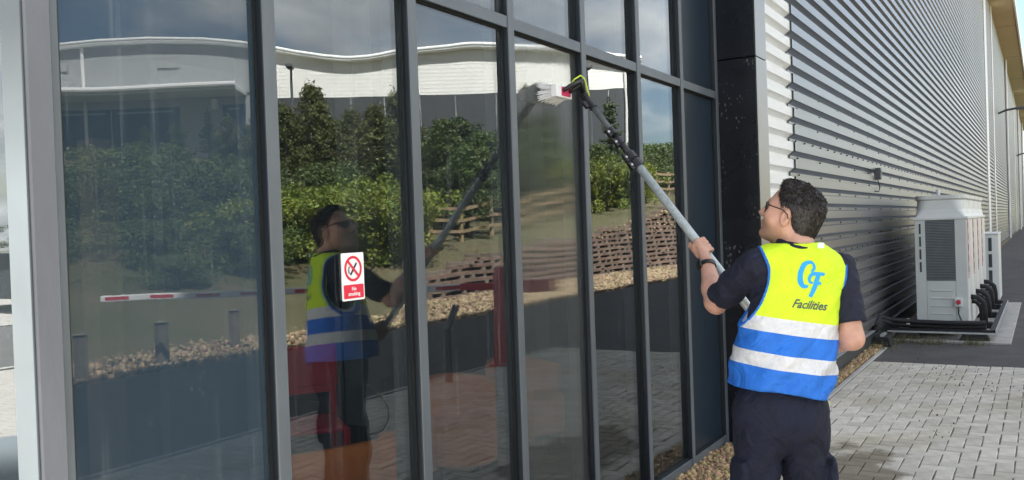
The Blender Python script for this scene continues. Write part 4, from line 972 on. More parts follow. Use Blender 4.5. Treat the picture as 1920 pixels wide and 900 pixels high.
for a, b2, hz in ((-0.21, 0.0, 0.75), (0.21, 0.0, 0.75), (-0.21, -0.40, 0.46), (0.21, -0.40, 0.46)):
    q = Vector((3.98, 2.0, 0))+Vector((0.8, -0.6, 0))*a+Vector((0.6, 0.8, 0))*b2
    MB().tube([(q.x, q.y, 0.03), (q.x, q.y, hz)], 0.022, 8).build('leg', 'red_chair', rc)
q0 = Vector((3.98, 2.0, 0)); MB().bar(q0+Vector((0.8,-0.6,0))*-0.2+Vector((0,0,0.64)), q0+Vector((0.8,-0.6,0))*0.2+Vector((0,0,0.64)), 0.03, 0.04).build('stretcher', 'red_chair', rc)

# ================================================================== THE WINDOW CLEANER
def vdot(P, n): return P[..., 0]*n[0]+P[..., 1]*n[1]+P[..., 2]*n[2]
def rcone(P, a, b, ra, rb):
    a = np.array(a, float); b = np.array(b, float); ab = b-a; L2 = max(1e-9, ab@ab)
    t = np.clip(((P-a)@ab)/L2, 0, 1); d = P-a-t[..., None]*ab
    return np.sqrt((d*d).sum(-1))-(ra+(rb-ra)*t)
def ell(P, c, r, M=None):
    q = P-np.array(c, float)
    if M is not None: q = q@M
    r = np.array(r, float); k0 = np.sqrt(((q/r)**2).sum(-1)); k1 = np.sqrt(((q/(r*r))**2).sum(-1))+1e-9
    return k0*(k0-1)/k1
def smin(a, b, k):
    h = np.clip(0.5+0.5*(b-a)/k, 0, 1); return b*(1-h)+a*h-k*h*(1-h)
def smax(a, b, k): return -smin(-a, -b, k)
def su(ds, k):
    o = ds[0]
    for d in ds[1:]: o = smin(o, d, k)
    return o
_nr = np.random.RandomState(3)
_ND = _nr.randn(14, 3); _NP = _nr.rand(14)*6.28
def wav(P, fr, k=7):
    o = 0
    for i in range(k):
        d = _ND[i]/np.linalg.norm(_ND[i]); o = o+np.sin((P@d)*fr*(0.6+0.12*i)+_NP[i]+1.7*np.sin((P@_ND[i+5])*fr*0.23))
    return o/k
def surf(fn, lo, hi, h):
    """surface nets over a sampled distance field"""
    lo = np.array(lo, float); hi = np.array(hi, float); n = np.ceil((hi-lo)/h).astype(int)+1
    ax = [lo[i]+h*np.arange(n[i]) for i in range(3)]
    P = np.stack(np.meshgrid(*ax, indexing='ij'), -1); D = fn(P)
    c = n-1; neg = D < 0
    cnt = np.zeros(c, int)
    for i in (0, 1):
        for j in (0, 1):
            for k in (0, 1): cnt += neg[i:c[0]+i, j:c[1]+j, k:c[2]+k]
    act = (cnt > 0) & (cnt < 8); idx = -np.ones(c, int); ids = np.argwhere(act); idx[act] = np.arange(len(ids))
    acc = np.zeros((len(ids), 3)); num = np.zeros(len(ids))
    cor = [(0,0,0),(1,0,0),(0,1,0),(1,1,0),(0,0,1),(1,0,1),(0,1,1),(1,1,1)]
    for a in range(8):
        for b in range(a+1, 8):
            ca, cb_ = np.array(cor[a]), np.array(cor[b])
            if np.abs(ca-cb_).sum() != 1: continue
            da = D[tuple((ids+ca).T)]; db = D[tuple((ids+cb_).T)]; m = (da < 0) != (db < 0)
            t = np.where(m, da/np.where(np.abs(da-db) < 1e-12, 1, da-db), 0)
            acc += np.where(m[:, None], ca+(cb_-ca)*t[:, None], 0); num += m
    Vv = lo+(ids+acc/np.maximum(num, 1)[:, None])*h
    fs = []
    for d in range(3):
        e = [0, 0, 0]; e[d] = 1; u, v = (d+1) % 3, (d+2) % 3
        sl0 = [slice(0, n[0]), slice(0, n[1]), slice(0, n[2])]; s0 = list(sl0); s1 = list(sl0); s0[d] = slice(0, n[d]-1); s1[d] = slice(1, n[d])
        A = neg[tuple(s0)]; Bn = neg[tuple(s1)]; ch = np.argwhere(A != Bn)
        ok = (ch[:, u] > 0) & (ch[:, u] < c[u]) & (ch[:, v] > 0) & (ch[:, v] < c[v]); ch = ch[ok]
        fl = A[tuple(ch.T)]
        def cell(du, dv):
            q = ch.copy(); q[:, u] += du; q[:, v] += dv; return idx[tuple(q.T)]
        q = np.stack([cell(-1,-1), cell(0,-1), cell(0,0), cell(-1,0)], 1)
        q[~fl] = q[~fl][:, ::-1]; fs.append(q)
    return Vv, np.concatenate(fs)
WB = np.array([3.445, -1.185]); TH = R(34)
FW = np.array([math.cos(TH), math.sin(TH), 0]); LF = np.array([-math.sin(TH), math.cos(TH), 0]); UP = np.array([0, 0, 1.0])
RD = np.array([0.518, -0.855, 0])
def lean(z): return -0.085*np.clip((1.42-z)/0.5, 0, 1)      # hips stand closer to the glass than the shoulders
def W(f, l, u): return np.array([WB[0], WB[1], 0])+FW*f+LF*l+UP*u+RD*lean(u)
def toL(P):
    q = P-np.array([WB[0], WB[1], 0])-RD*lean(P[..., 2])[..., None]; return np.stack([q@FW, q@LF, q[..., 2]], -1)
def toW(v): return np.array([WB[0], WB[1], 0])+v[:, :1]*FW+v[:, 1:2]*LF+v[:, 2:]*UP
def mesh_from(name, V_, F_, mt, parent, smooth=True):
    me = bpy.data.meshes.new(name); me.from_pydata([tuple(map(float, p)) for p in V_], [], [tuple(int(i) for i in q) for q in F_]); return link(name, me, mt, parent, smooth)
PE = empty('person', (WB[0], WB[1], 0), 'man in yellow and blue vest and navy trousers reaching a pole to the glass', 'person')
# pole axis and joints (world)
PA = np.array([3.78, -0.12, 2.25]); PB = np.array([3.65, -1.09, 1.03]); PD = (PB-PA)/np.linalg.norm(PB-PA)
G1 = PA+(PB-PA)*0.625; G2 = PA+(PB-PA)*0.965
SH_L = W(-0.005, 0.160, 1.436); EL_L = np.array([3.502, -0.842, 1.272]); SH_R = W(-0.005, -0.168, 1.408); EL_R = W(-0.075, -0.222, 1.145)
RP = 0.020
def hand(P, G, WR, pdir, sgn, fdown):
    """gripping hand: palm on pdir side of the pole, fingers wrap by sgn, fdown = pole direction towards the little finger"""
    p = np.array(pdir, float); p -= PD*(p@PD); p /= np.linalg.norm(p); q = np.cross(PD, p)*sgn; A = PD*fdown
    def at(phi, s, r): a = R(phi); return G+A*s+(p*math.cos(a)+q*math.sin(a))*(RP+r)
    ds = []
    kn = [at(22, s, 0.020) for s in (-0.031, -0.010, 0.011, 0.030)]
    base = np.array(WR)
    for i, k in enumerate(kn):
        ds.append(rcone(P, base+A*(i-1.5)*0.007, k, 0.017, 0.0125))
    ds.append(rcone(P, at(-10, -0.02, 0.018), at(-10, 0.024, 0.018), 0.016, 0.014))
    d = su(ds, 0.012)
    ln = [0.95, 1.05, 1.0, 0.85]
    for i, s in enumerate((-0.031, -0.010, 0.011, 0.030)):
        s2 = s*0.92; l = ln[i]
        pts = [at(22, s, 0.019), at(22+58*l, s2, 0.0125), at(22+108*l, s2, 0.010), at(22+158*l, s2*0.98, 0.0095)]
        rad = [0.0105, 0.0096, 0.0088, 0.0078]
        fd = su([rcone(P, pts[j], pts[j+1], rad[j], rad[j+1]) for j in range(3)], 0.003); d = smin(d, fd, 0.004)
    tp = [base*0.45+at(-40, -0.02, 0.02)*0.55, at(-62, -0.042, 0.013), at(-100, -0.054, 0.0105), at(-132, -0.058, 0.0095)]
    td = su([rcone(P, tp[j], tp[j+1], (0.016, 0.0118, 0.0102)[j], (0.0118, 0.0102, 0.0085)[j]) for j in range(3)], 0.004)
    return smin(d, td, 0.008)
camdir = np.array([-0.95, -0.28, 0.0])
W1 = G1+(EL_L-G1)/np.linalg.norm(EL_L-G1)*0.082+np.array([-0.030, -0.014, 0.0]); W2 = G2+(EL_R-G2)/np.linalg.norm(EL_R-G2)*0.085
def arm_l(P):
    d = smin(rcone(P, SH_L, EL_L, 0.050, 0.042), rcone(P, EL_L, EL_L+(W1-EL_L)*0.35, 0.040, 0.043), 0.02)
    d = smin(d, rcone(P, EL_L+(W1-EL_L)*0.3, W1, 0.043, 0.0275), 0.02)
    d = smin(d, rcone(P, EL_L+np.array([-0.012, -0.008, -0.012]), EL_L, 0.032, 0.04), 0.02)
    return smin(d, hand(P, G1, W1, (-0.75, -0.35, -0.5), -1, 1), 0.016)
def arm_r(P):
    d = smin(rcone(P, SH_R, EL_R, 0.048, 0.042), rcone(P, EL_R, EL_R+(W2-EL_R)*0.35, 0.041, 0.043), 0.02)
    d = smin(d, rcone(P, EL_R+(W2-EL_R)*0.3, W2, 0.043, 0.0275), 0.02)
    return smin(d, hand(P, G2, W2, (-0.5, -0.8, -0.1), 1, 1), 0.016)
def bbox(pts, pad): pts = np.array(pts); return pts.min(0)-pad, pts.max(0)+pad
# ---- head
HC = np.array([3.448, -1.168, 1.616]); HB = R(13.4+71); HP = R(20)
HF = np.array([math.cos(HB)*math.cos(HP), math.sin(HB)*math.cos(HP), math.sin(HP)]); HL = np.array([-math.sin(HB), math.cos(HB), 0]); HU = np.cross(HF, HL)
# small roll so the head leans with the neck
def hw(f, l, u): return HC+HF*f+HL*l+HU*u
def toH(P): q = P-HC; return np.stack([q@HF, q@HL, q@HU], -1)
def head(P):
    q = toH(P); s = q.copy(); s[..., 1] = np.abs(s[..., 1])
    d = ell(q, (-0.014, 0, 0.036), (0.101, 0.078, 0.090))
    d = smin(d, ell(q, (0.030, 0, -0.030), (0.066, 0.060, 0.086)), 0.035)
    d = smin(d, rcone(s, (-0.002, 0.052, -0.045), (0.066, 0.016, -0.094), 0.021, 0.018), 0.03)
    d = smin(d, ell(q, (0.078, 0, -0.098), (0.019, 0.024, 0.017)), 0.022)
    d = smin(d, rcone(s, (0.086, 0.014, 0.028), (0.066, 0.050, 0.026), 0.010, 0.010), 0.018)
    d = smin(d, rcone(s, (0.060, 0.046, -0.020), (0.05, 0.052, -0.03), 0.022, 0.020), 0.03)
    d = smax(d, -ell(s, (0.094, 0.032, 0.010), (0.014, 0.018, 0.011)), 0.012)
    d = smin(d, rcone(q, (0.090, 0, 0.018), (0.114, 0, -0.024), 0.0085, 0.0115), 0.012)
    d = smin(d, ell(s, (0.100, 0.012, -0.028), (0.012, 0.009, 0.008)), 0.008)
    d = smin(d, ell(q, (0.093, 0, -0.0535), (0.012, 0.024, 0.0065)), 0.008)
    d = smin(d, ell(q, (0.091, 0, -0.066), (0.012, 0.021, 0.007)), 0.008)
    d = smax(d, -rcone(s, (0.108, 0, -0.060), (0.094, 0.024, -0.0615), 0.0022, 0.0015), 0.003)
    ear = ell(s, (-0.008, 0.080, -0.008), (0.019, 0.011, 0.033)); ear = smax(ear, -ell(s, (-0.004, 0.091, -0.004), (0.010, 0.008, 0.019)), 0.006)
    d = smin(d, ear, 0.008)
    nk = rcone(P, hw(-0.030, 0, -0.05), W(-0.035, 0, 1.46), 0.056, 0.066)
    d = smin(d, nk, 0.03)
    d = smin(d, rcone(P, hw(0.02, 0, -0.085), W(0.03, 0, 1.46), 0.036, 0.05), 0.03)
    return d
VV = []; FF = []; off = 0
for fn, (lo, hi), h in ((head, bbox([hw(0.1,0.05,0.1), hw(-0.12,-0.1,0.1), hw(0.12,0,-0.12), W(0.0,0,1.45), hw(0,0.1,0), hw(-0.1,0,0.1)], 0.05), 0.0042),
                        (arm_l, bbox([SH_L, EL_L, G1], 0.085), 0.0046), (arm_r, bbox([SH_R, EL_R, G2], 0.085), 0.0050)):
    v, f_ = surf(fn, lo, hi, h); VV.append(v); FF.append(f_+off); off += len(v)
# hidden trunk keeps neck and arms one body
def trunk_fn(P):
    q = toL(P)
    return su([ell(q, (0, 0, 1.27), (0.09, 0.14, 0.2)), rcone(P, SH_L, SH_R, 0.05, 0.05), rcone(P, W(-0.03, 0, 1.5), W(0, 0, 1.3), 0.055, 0.09), ell(q, (0.01, 0, 1.02), (0.09, 0.13, 0.2))], 0.05)
v, f_ = surf(trunk_fn, *bbox([W(0,0,0.8), W(0,0,1.56), W(-0.15,-0.22,1), W(0.15,0.22,1)], 0.06), 0.014); VV.append(v); FF.append(f_+off); off += len(v)
body = mesh_from('body', np.concatenate(VV), np.concatenate(FF), 'skin', PE)
# stubble shade on the jaw is a skin colour of its own
t = MAT['skin'].node_tree; bS = t.nodes['Principled BSDF']; N = t.nodes.new; L = t.links.new
src = bS.inputs['Base Color'].links[0].from_socket; g = N('ShaderNodeNewGeometry')
jc = hw(0.055, 0.0, -0.082); sb = N('ShaderNodeVectorMath'); sb.operation = 'DISTANCE'; sb.inputs[1].default_value = tuple(jc); L(g.outputs['Position'], sb.inputs[0])
mrr = N('ShaderNodeMapRange'); mrr.inputs[1].default_value = 0.062; mrr.inputs[2].default_value = 0.088; mrr.inputs[3].default_value = 0.55; mrr.inputs[4].default_value = 0; L(sb.outputs['Value'], mrr.inputs[0])
mxs = N('ShaderNodeMixRGB'); mxs.inputs[2].default_value = (0.20, 0.135, 0.095, 1); L(mrr.outputs[0], mxs.inputs[0]); L(src, mxs.inputs[1]); L(mxs.outputs[0], bS.inputs['Base Color'])
# ---- hair
def hair_fn(P):
    q = toH(P); s = q.copy(); s[..., 1] = np.abs(s[..., 1])
    d = ell(q, (-0.017, 0, 0.036), (0.1045, 0.0815, 0.0925))
    d = smin(d, ell(q, (0.028, 0, 0.106), (0.058, 0.052, 0.026)), 0.03)
    d = smin(d, ell(q, (-0.062, 0, -0.028), (0.050, 0.064, 0.075)), 0.03)
    d = d+0.0011*wav(q*np.array([0.35, 1, 0.35]), 190)
    # keep face, ears and nape clear
    face = (q[..., 0]-0.052)+0.55*np.maximum(0, 0.085-q[..., 2])-0.10*np.abs(q[..., 1])
    side = np.minimum(q[..., 0]+0.012, 10)
    front = smax(face, -(q[..., 2]-0.115)*0.4, 0.01)
    low = -(q[..., 2]+0.085)
    cutear = -ell(s, (0.004, 0.084, -0.024), (0.034, 0.05, 0.058))
    d = smax(d, face, 0.008); d = smax(d, cutear, 0.008); d = smax(d, low, 0.01)
    jaw = (q[..., 0]+0.030)+0.9*np.maximum(0, 0.02-q[..., 2])*0-10*(q[..., 2] > 0.0)
    d = np.where(q[..., 2] < 0.01, np.maximum(d, (q[..., 0]+0.022)), d)
    return d
v, f_ = surf(hair_fn, *bbox([hw(0.12,0.1,0.15), hw(-0.15,-0.1,0.15), hw(-0.15,0.1,-0.11), hw(0.12,-0.1,0.05), hw(-0.15,-0.1,-0.11)], 0.02), 0.005)
hair = mesh_from('hair', v, f_, 'hair', body)
rs = np.random.RandomState(5); sv = []; sf_ = []
vv = np.asarray(v); pick = rs.choice(len(vv), 11000)
qh = toH(vv[pick]); cent = np.array([-0.018, 0, 0.03])
for i in range(len(pick)):
    p = vv[pick[i]]; nrm = (qh[i]-cent)/np.array([0.012, 0.0075, 0.0106]); nrm /= np.linalg.norm(nrm)
    flow = np.array([0.35 if qh[i][2] > 0.09 else -0.35, 0.25*rs.randn(), 0.35 if (qh[i][2] > 0.08 and qh[i][0] > -0.02) else -0.75]); tg = flow-nrm*(flow@nrm); tg /= np.linalg.norm(tg)+1e-6; dr = nrm*(0.20 if qh[i][2] > 0.05 else 0.10)+tg*0.9+0.12*rs.randn(3); dr /= np.linalg.norm(dr)
    l_ = 0.008+0.014*rs.rand()*(1.3 if qh[i][2] > 0.06 else 0.5)
    dw = HF*dr[0]+HL*dr[1]+HU*dr[2]; a = np.cross(dw, rs.randn(3)); a /= np.linalg.norm(a); n = len(sv)
    p = p-dw*0.004; wd = 0.0007
    sv += [p-a*wd, p+a*wd, p+dw*l_*0.6+a*wd*0.7+0.002*rs.randn(3), p+dw*l_]; sf_.append((n, n+1, n+2, n+3))
tag(mesh_from('hair_strands', sv, sf_, 'hair_strand', hair, False), kind='stuff')
# ---- sunglasses
sgp = MB()
for s_ in (-1, 1):
    c = [hw(0.100, s_*0.012, 0.024), hw(0.098, s_*0.034, 0.026), hw(0.080, s_*0.062, 0.022), hw(0.079, s_*0.064, 0.006), hw(0.090, s_*0.046, -0.014), hw(0.100, s_*0.022, -0.012), hw(0.104, s_*0.011, 0.006)]
    n = len(sgp.v); sgp.add([tuple(p) for p in c]+[tuple(p-HF*0.004) for p in c], [tuple(range(7)), tuple(reversed(range(7, 14)))]+[(i, (i+1) % 7, 7+(i+1) % 7, 7+i) for i in range(7)])
gl_ = sgp.build('sunglasses', 'lens_dark', body)
for s_ in (-1, 1): MB().tube([hw(0.080, s_*0.064, 0.020), hw(0.060, s_*0.079, 0.021), hw(0.010, s_*0.086, 0.020), hw(-0.014, s_*0.088, 0.010), hw(-0.022, s_*0.087, -0.006)], 0.0024, 6).build('temple', 'black_plastic', gl_, smooth=True)
MB().tube([hw(0.103, 0.012, 0.020), hw(0.106, 0, 0.022), hw(0.103, -0.012, 0.020)], 0.0022, 6).build('bridge', 'black_plastic', gl_)
# ---- shirt
def torso(q):
    d = ell(q, (-0.012, 0.004, 1.275), (0.112, 0.162, 0.235))
    d = smin(d, ell(q, (0.016, 0, 1.06), (0.122, 0.142, 0.21)), 0.08)
    d = smin(d, rcone(q, (-0.030, 0.02, 1.468), (-0.012, 0.150, 1.436), 0.048, 0.046), 0.05)
    d = smin(d, rcone(q, (-0.030, -0.02, 1.462), (-0.012, -0.146, 1.392), 0.048, 0.048), 0.05)
    return d
def shirt_fn(P):
    q = toL(P); d = torso(q)
    e1 = SH_L+(EL_L-SH_L)*0.86; e2 = SH_R+(EL_R-SH_R)*0.78
    sl = rcone(P, SH_L, e1, 0.060, 0.060); u = (EL_L-SH_L)/np.linalg.norm(EL_L-SH_L); sl = smax(sl, (P-e1)@u, 0.006)
    sl = sl+0.0045*np.sin(((P-SH_L)@u)*70+3*q[..., 2]*9)*np.clip(((P-SH_L)@u)*6, 0, 1)
    sr_ = rcone(P, SH_R, e2, 0.060, 0.061); u2 = (EL_R-SH_R)/np.linalg.norm(EL_R-SH_R); sr_ = smax(sr_, (P-e2)@u2, 0.006)
    d = smin(d, sl, 0.03); d = smin(d, sr_, 0.03)
    col = rcone(P, W(-0.036, 0, 1.50), hw(-0.040, 0, -0.088), 0.070, 0.066)
    col = smax(col, (P-hw(-0.04, 0, -0.092))@(HU*0.9+UP*0.25), 0.004)
    d = smin(d, col, 0.02)
    d = smax(d, 0.925-q[..., 2], 0.01)
    return d+0.0022*wav(q, 55)+0.0028*(1-2*np.sqrt(np.abs(np.sin(q[..., 2]*31+q[..., 1]*23+1.3*np.sin(q[..., 0]*27)))))
v, f_ = surf(shirt_fn, *bbox([SH_L, EL_L, SH_R, EL_R, W(-0.2,-0.2,0.9), W(0.2,0.2,0.9), W(0,0,1.56)], 0.105), 0.0066)
mesh_from('polo_shirt', v, f_, 'navy_shirt', body)
lab_ = MB().obox(W(-0.112, -0.050, 1.500), LF, FW, UP, 0.012, 0.003, 0.010).build('collar_label', 'sign_white', body, bevel=0.002)
# ---- vest
TL = 0.16      # tilt of the bands: the raised arm lifts the left side
def arm_hole(P):
    q = toL(P)
    a = ell(q, (0.030, 0.236, 1.372), (0.185, 0.128, 0.178)); b_ = ell(q, (0.02, -0.232, 1.350), (0.150, 0.095, 0.155))
    return np.minimum(a, b_)
def vest_outer(P):
    q = toL(P)
    d = torso(q)-0.016
    d = smin(d, ell(q, (0.004, 0.0, 1.03), (0.146, 0.168, 0.30)), 0.07)
    d = smin(d, ell(q, (0.004, 0.004, 0.93), (0.166, 0.182, 0.26)), 0.07)
    zz = q[..., 2]; g = np.clip((1.50-zz)/0.30, 0.25, 1)
    fold = 0.0075*np.sin(q[..., 1]*40+zz*24+2.2*np.sin(zz*13))*0.8+0.013*wav(q*np.array([1, 1.25, 0.8]), 27)+0.005*wav(q*np.array([1, 1, 1.5]), 66)+0.0042*(1-2*np.sqrt(np.abs(np.sin(zz*13+q[..., 1]*11+1.5*np.sin(q[..., 1]*17+zz*7)))))+0.003*(1-2*np.sqrt(np.abs(np.sin(zz*21-q[..., 1]*15+1.1*np.sin(zz*19)+1))))
    return d+fold*g
def vest_fn(P):
    q = toL(P); d = vest_outer(P)
    d = smax(d, -arm_hole(P), 0.006)
    d = smax(d, -ell(q, (0.05, 0.0, 1.56), (0.150, 0.096, 0.118)), 0.006)
    hem = 0.952+TL*q[..., 1]+0.006*np.sin(q[..., 1]*17+1)-0.02*(q[..., 0] > 10)
    d = smax(d, hem-q[..., 2], 0.004)
    top = q[..., 2]-1.512
    return smax(d, top, 0.006)
v, f_ = surf(vest_fn, *bbox([W(-0.24,-0.25,0.85), W(0.24,0.25,0.85), W(-0.24,0.25,1.56), W(0.24,-0.25,1.56)], 0.02), 0.0062)
bm = bmesh.new()
bvs = [bm.verts.new(p) for p in np.asarray(v).tolist()]
for q in np.asarray(f_).tolist():
    try: bm.faces.new([bvs[i] for i in q])
    except ValueError: pass
nrm_ = Vector(UP-LF*TL).normalized()
levels = [1.066-0.027, 1.066+0.027, 1.196-0.027, 1.196+0.027]
for z_ in levels:
    bmesh.ops.bisect_plane(bm, geom=bm.verts[:]+bm.edges[:]+bm.faces[:], plane_co=Vector(W(0, 0, z_)), plane_no=nrm_, dist=1e-5)
full = bpy.data.meshes.new('tmp'); bm.to_mesh(full)
def zone(c):
    return sum(1 for z_ in levels if (Vector(c)-Vector(W(0, 0, z_))).dot(nrm_) > 0)
parts = {i: ([], []) for i in range(5)}; maps = {i: {} for i in range(5)}
for fc in bm.faces:
    zn = zone(fc.calc_center_median()); vv_, ff_ = parts[zn]; mp_ = maps[zn]; idl = []
    for vt in fc.verts:
        if vt.index not in mp_: mp_[vt.index] = len(vv_); vv_.append(tuple(vt.co))
        idl.append(mp_[vt.index])
    ff_.append(idl)
# joined normals across the cuts come from the unsplit surface
bm.normal_update(); vn = {i: {} for i in range(5)}
for vt in bm.verts:
    for i in range(5):
        if vt.index in maps[i]: vn[i][maps[i][vt.index]] = vt.normal.copy()
vest = None
for i, (nm, mt) in ((4, ('hi_vis_vest', 'hivis')), (3, ('reflective_tape', 'tape')), (2, ('blue_band', 'vest_blue')), (1, ('reflective_tape', 'tape')), (0, ('blue_hem', 'vest_blue'))):
    o = mesh_from(nm, parts[i][0], parts[i][1], mt, body if vest is None else vest)
    try: o.data.normals_split_custom_set_from_vertices([vn[i][k] for k in range(len(parts[i][0]))])
    except Exception: pass
    if vest is None: vest = o
bvh = BVHTree.FromBMesh(bm); 
def on_back(a, b_):
    """a to the wearer's right, b up, on the back of the vest"""
    o_ = Vector(W(-0.6, -a, b_)); hit = bvh.ray_cast(o_, Vector(FW))
    if hit[0] is None: return tuple(W(-0.17, -a, b_))
    return tuple(hit[0]-Vector(FW)*0.0022)
LT = -0.13
def lg(x, y, cx, cz): return on_back(cx+x*math.cos(LT)-y*math.sin(LT)*0.6, cz+x*math.sin(LT)+y*math.cos(LT))
def smooth_path(P, n=8):
    P = [np.array(p, float) for p in P]; o = []
    for i in range(len(P)-1):
        p0 = P[max(0, i-1)]; p1 = P[i]; p2 = P[i+1]; p3 = P[min(len(P)-1, i+2)]
        for k in range(n):
            t_ = k/n; o.append(0.5*((2*p1)+(-p0+p2)*t_+(2*p0-5*p1+4*p2-p3)*t_*t_+(-p0+3*p1-3*p2+p3)*t_**3))
    o.append(P[-1]); return o
def stroke(P, wds, cx, cz, name, mt):
    pth = smooth_path(P); n = len(pth); ws = np.interp(np.linspace(0, 1, n), np.linspace(0, 1, len(wds)), wds); vs = []; fs = []
    for i, p in enumerate(pth):
        d = pth[min(n-1, i+1)]-pth[max(0, i-1)]; d = d/(np.linalg.norm(d)+1e-9); nn = np.array([-d[1], d[0]])
        for k in (-1, 0, 1): q = p+nn*ws[i]*0.5*k; vs.append(lg(q[0], q[1], cx, cz))
    for i in range(n-1):
        for k in (0, 1): fs.append((3*i+k, 3*i+k+1, 3*i+4+k, 3*i+3+k))
    return MB().add(vs, fs).build(name, mt, vest, norm=False)
sc_ = 1/1720.0
def cp_(L_): return [((x-230)*sc_, (190-y)*sc_) for x, y in L_]
LX, LZ = 0.012, 1.375
stroke(cp_([(222,140),(238,118),(230,88),(205,80),(172,100),(155,150),(160,205),(182,234),(212,230)]), [0.007,0.012,0.010,0.012,0.018,0.020,0.020,0.016,0.008], LX, LZ, 'logo_letter', 'logo_cyan')
stroke(cp_([(238,206),(220,205),(214,182),(228,155),(262,148),(314,148)]), [0.007,0.009,0.012,0.013,0.013,0.011], LX, LZ, 'logo_letter', 'logo_cyan')
stroke(cp_([(272,150),(262,200),(250,250),(237,296)]), [0.017,0.019,0.018,0.015], LX, LZ, 'logo_letter', 'logo_cyan')
stroke(cp_([(246,208),(275,207),(298,205)]), [0.010,0.011,0.009], LX, LZ, 'logo_letter', 'logo_cyan')
tv, tf = text_mesh('Facilities', 0.043, shear=0.34, offset=0.0009)
wd_ = max(p.x for p in tv)-min(p.x for p in tv); kx = 0.136/wd_
bm2 = bmesh.new(); vs2 = [bm2.verts.new((p.x*kx, p.y*1.02, 0)) for p in tv]
for f2 in tf:
    try: bm2.faces.new([vs2[i] for i in f2])
    except ValueError: pass
MB().add([lg(p.co.x, p.co.y, 0.012, 1.270) for p in bm2.verts], [tuple(x.index for x in f2.verts) for f2 in bm2.faces] if not bm2.verts.index_update() else []).build('lettering', 'logo_grey', vest, norm=False); bm2.free()
# piping round the arm holes
def pipe_fn(P): return np.maximum(np.maximum(vest_outer(P)-0.0035, np.abs(arm_hole(P)-0.003)-0.0055), -(vest_outer(P)+0.012))
v, f_ = surf(pipe_fn, *bbox([W(-0.2,-0.25,1.15), W(0.2,0.25,1.15), W(-0.2,0.25,1.56), W(0.2,-0.25,1.56)], 0.02), 0.0062)
mesh_from('arm_hole_piping', v, f_, 'vest_blue', vest)
bm.free()
# ---- trousers
def trou_fn(P):
    q = toL(P)
    hip = smin(ell(q, (-0.005, 0, 0.93), (0.132, 0.154, 0.15)), ell(q, (-0.032, 0, 0.86), (0.118, 0.152, 0.14)), 0.06)
    ds = [hip]
    for s_ in (-1, 1):
        leg = smin(rcone(q, (-0.012, s_*0.082, 0.86), (0.012, s_*0.102, 0.50), 0.094, 0.082), rcone(q, (0.012, s_*0.102, 0.50), (-0.02, s_*0.112, 0.07), 0.082, 0.080), 0.04)
        leg = smax(leg, 0.055-q[..., 2], 0.01); zz0 = q[..., 2]
        pk = smax(ell(q, (-0.02, s_*0.170, 0.60), (0.080, 0.022, 0.16)), np.abs(zz0-0.60)-0.095, 0.008); leg = smin(leg, pk, 0.012)
        ds.append(leg)
    d = smin(hip, smin(ds[1], ds[2], 0.012), 0.05)
    d = smax(d, q[..., 2]-0.985, 0.01)
    zz = q[..., 2]
    def crease(ph): return 1-2*np.sqrt(np.abs(np.sin(ph)))
    y = q[..., 1]; ay = np.abs(y)
    amp = np.clip((0.96-zz)*5, 0, 1)
    fold = 0.0050*crease(zz*17+ay*16+q[..., 0]*9+1.2*np.sin(zz*9+y*14))*amp*np.clip((zz-0.42)*5, 0.25, 1)
    fold = fold+0.0035*crease(zz*26-ay*22+0.9*np.sin(y*31+zz*11)+0.6)*amp+0.006*wav(q*np.array([1, 1, 0.7]), 27)+0.0022*wav(q, 90)
    seat = 0.006*np.exp(-(y/0.012)**2)*(q[..., 0] < 0)*np.clip((0.93-zz)*8, 0, 1)
    seam = 0.004*np.exp(-((q[..., 0]-0.0)/0.006)**2)*(ay > 0.12)
    return d+fold+seat-seam
v, f_ = surf(trou_fn, *bbox([W(-0.2,-0.24,0.03), W(0.2,0.24,0.03), W(0.2,-0.24,1.0), W(-0.2,0.24,1.0)], 0.03), 0.0064)
tro = mesh_from('trousers', v, f_, 'navy_trouser', body)
for s_ in (-1, 1):
    def shoe_fn(P, s_=s_):
        q = toL(P); d = smin(ell(q, (0.055, s_*0.120, 0.035), (0.125, 0.050, 0.055)), ell(q, (-0.03, s_*0.118, 0.06), (0.065, 0.046, 0.075)), 0.03)
        return smax(d, 0.0-q[..., 2], 0.004)
    v, f_ = surf(shoe_fn, *bbox([W(-0.13,s_*0.05,-0.02), W(0.22,s_*0.2,-0.02), W(0.22,s_*0.05,0.16), W(-0.13,s_*0.2,0.16)], 0.02), 0.009)
    mesh_from('shoe', v, f_, 'shoe', body)
# wrist watch
ua = (W1-EL_L)/np.linalg.norm(W1-EL_L); wc = W1-ua*0.018; a1 = np.cross(ua, UP); a1 /= np.linalg.norm(a1); a2 = np.cross(ua, a1)
ringp = [wc+(a1*math.cos(t_)+a2*math.sin(t_))*0.0345 for t_ in np.linspace(0, 2*math.pi, 25)]
wt = MB()
for i in range(24):
    p, q = ringp[i], ringp[i+1]; wt.obox((p+q)/2, (q-p)/np.linalg.norm(q-p), ua, np.cross((q-p)/np.linalg.norm(q-p), ua), 0.0048, 0.009, 0.0022)
wo = wt.build('wrist_watch', 'black_plastic', body)
fcd = np.array([-0.6, 0.75, 0.25]); fcd -= ua*(fcd@ua); fcd /= np.linalg.norm(fcd); MB().obox(wc+fcd*0.038, ua, np.cross(fcd, ua), fcd, 0.018, 0.017, 0.005).build('watch_face', 'lens_dark', wo, bevel=0.003)

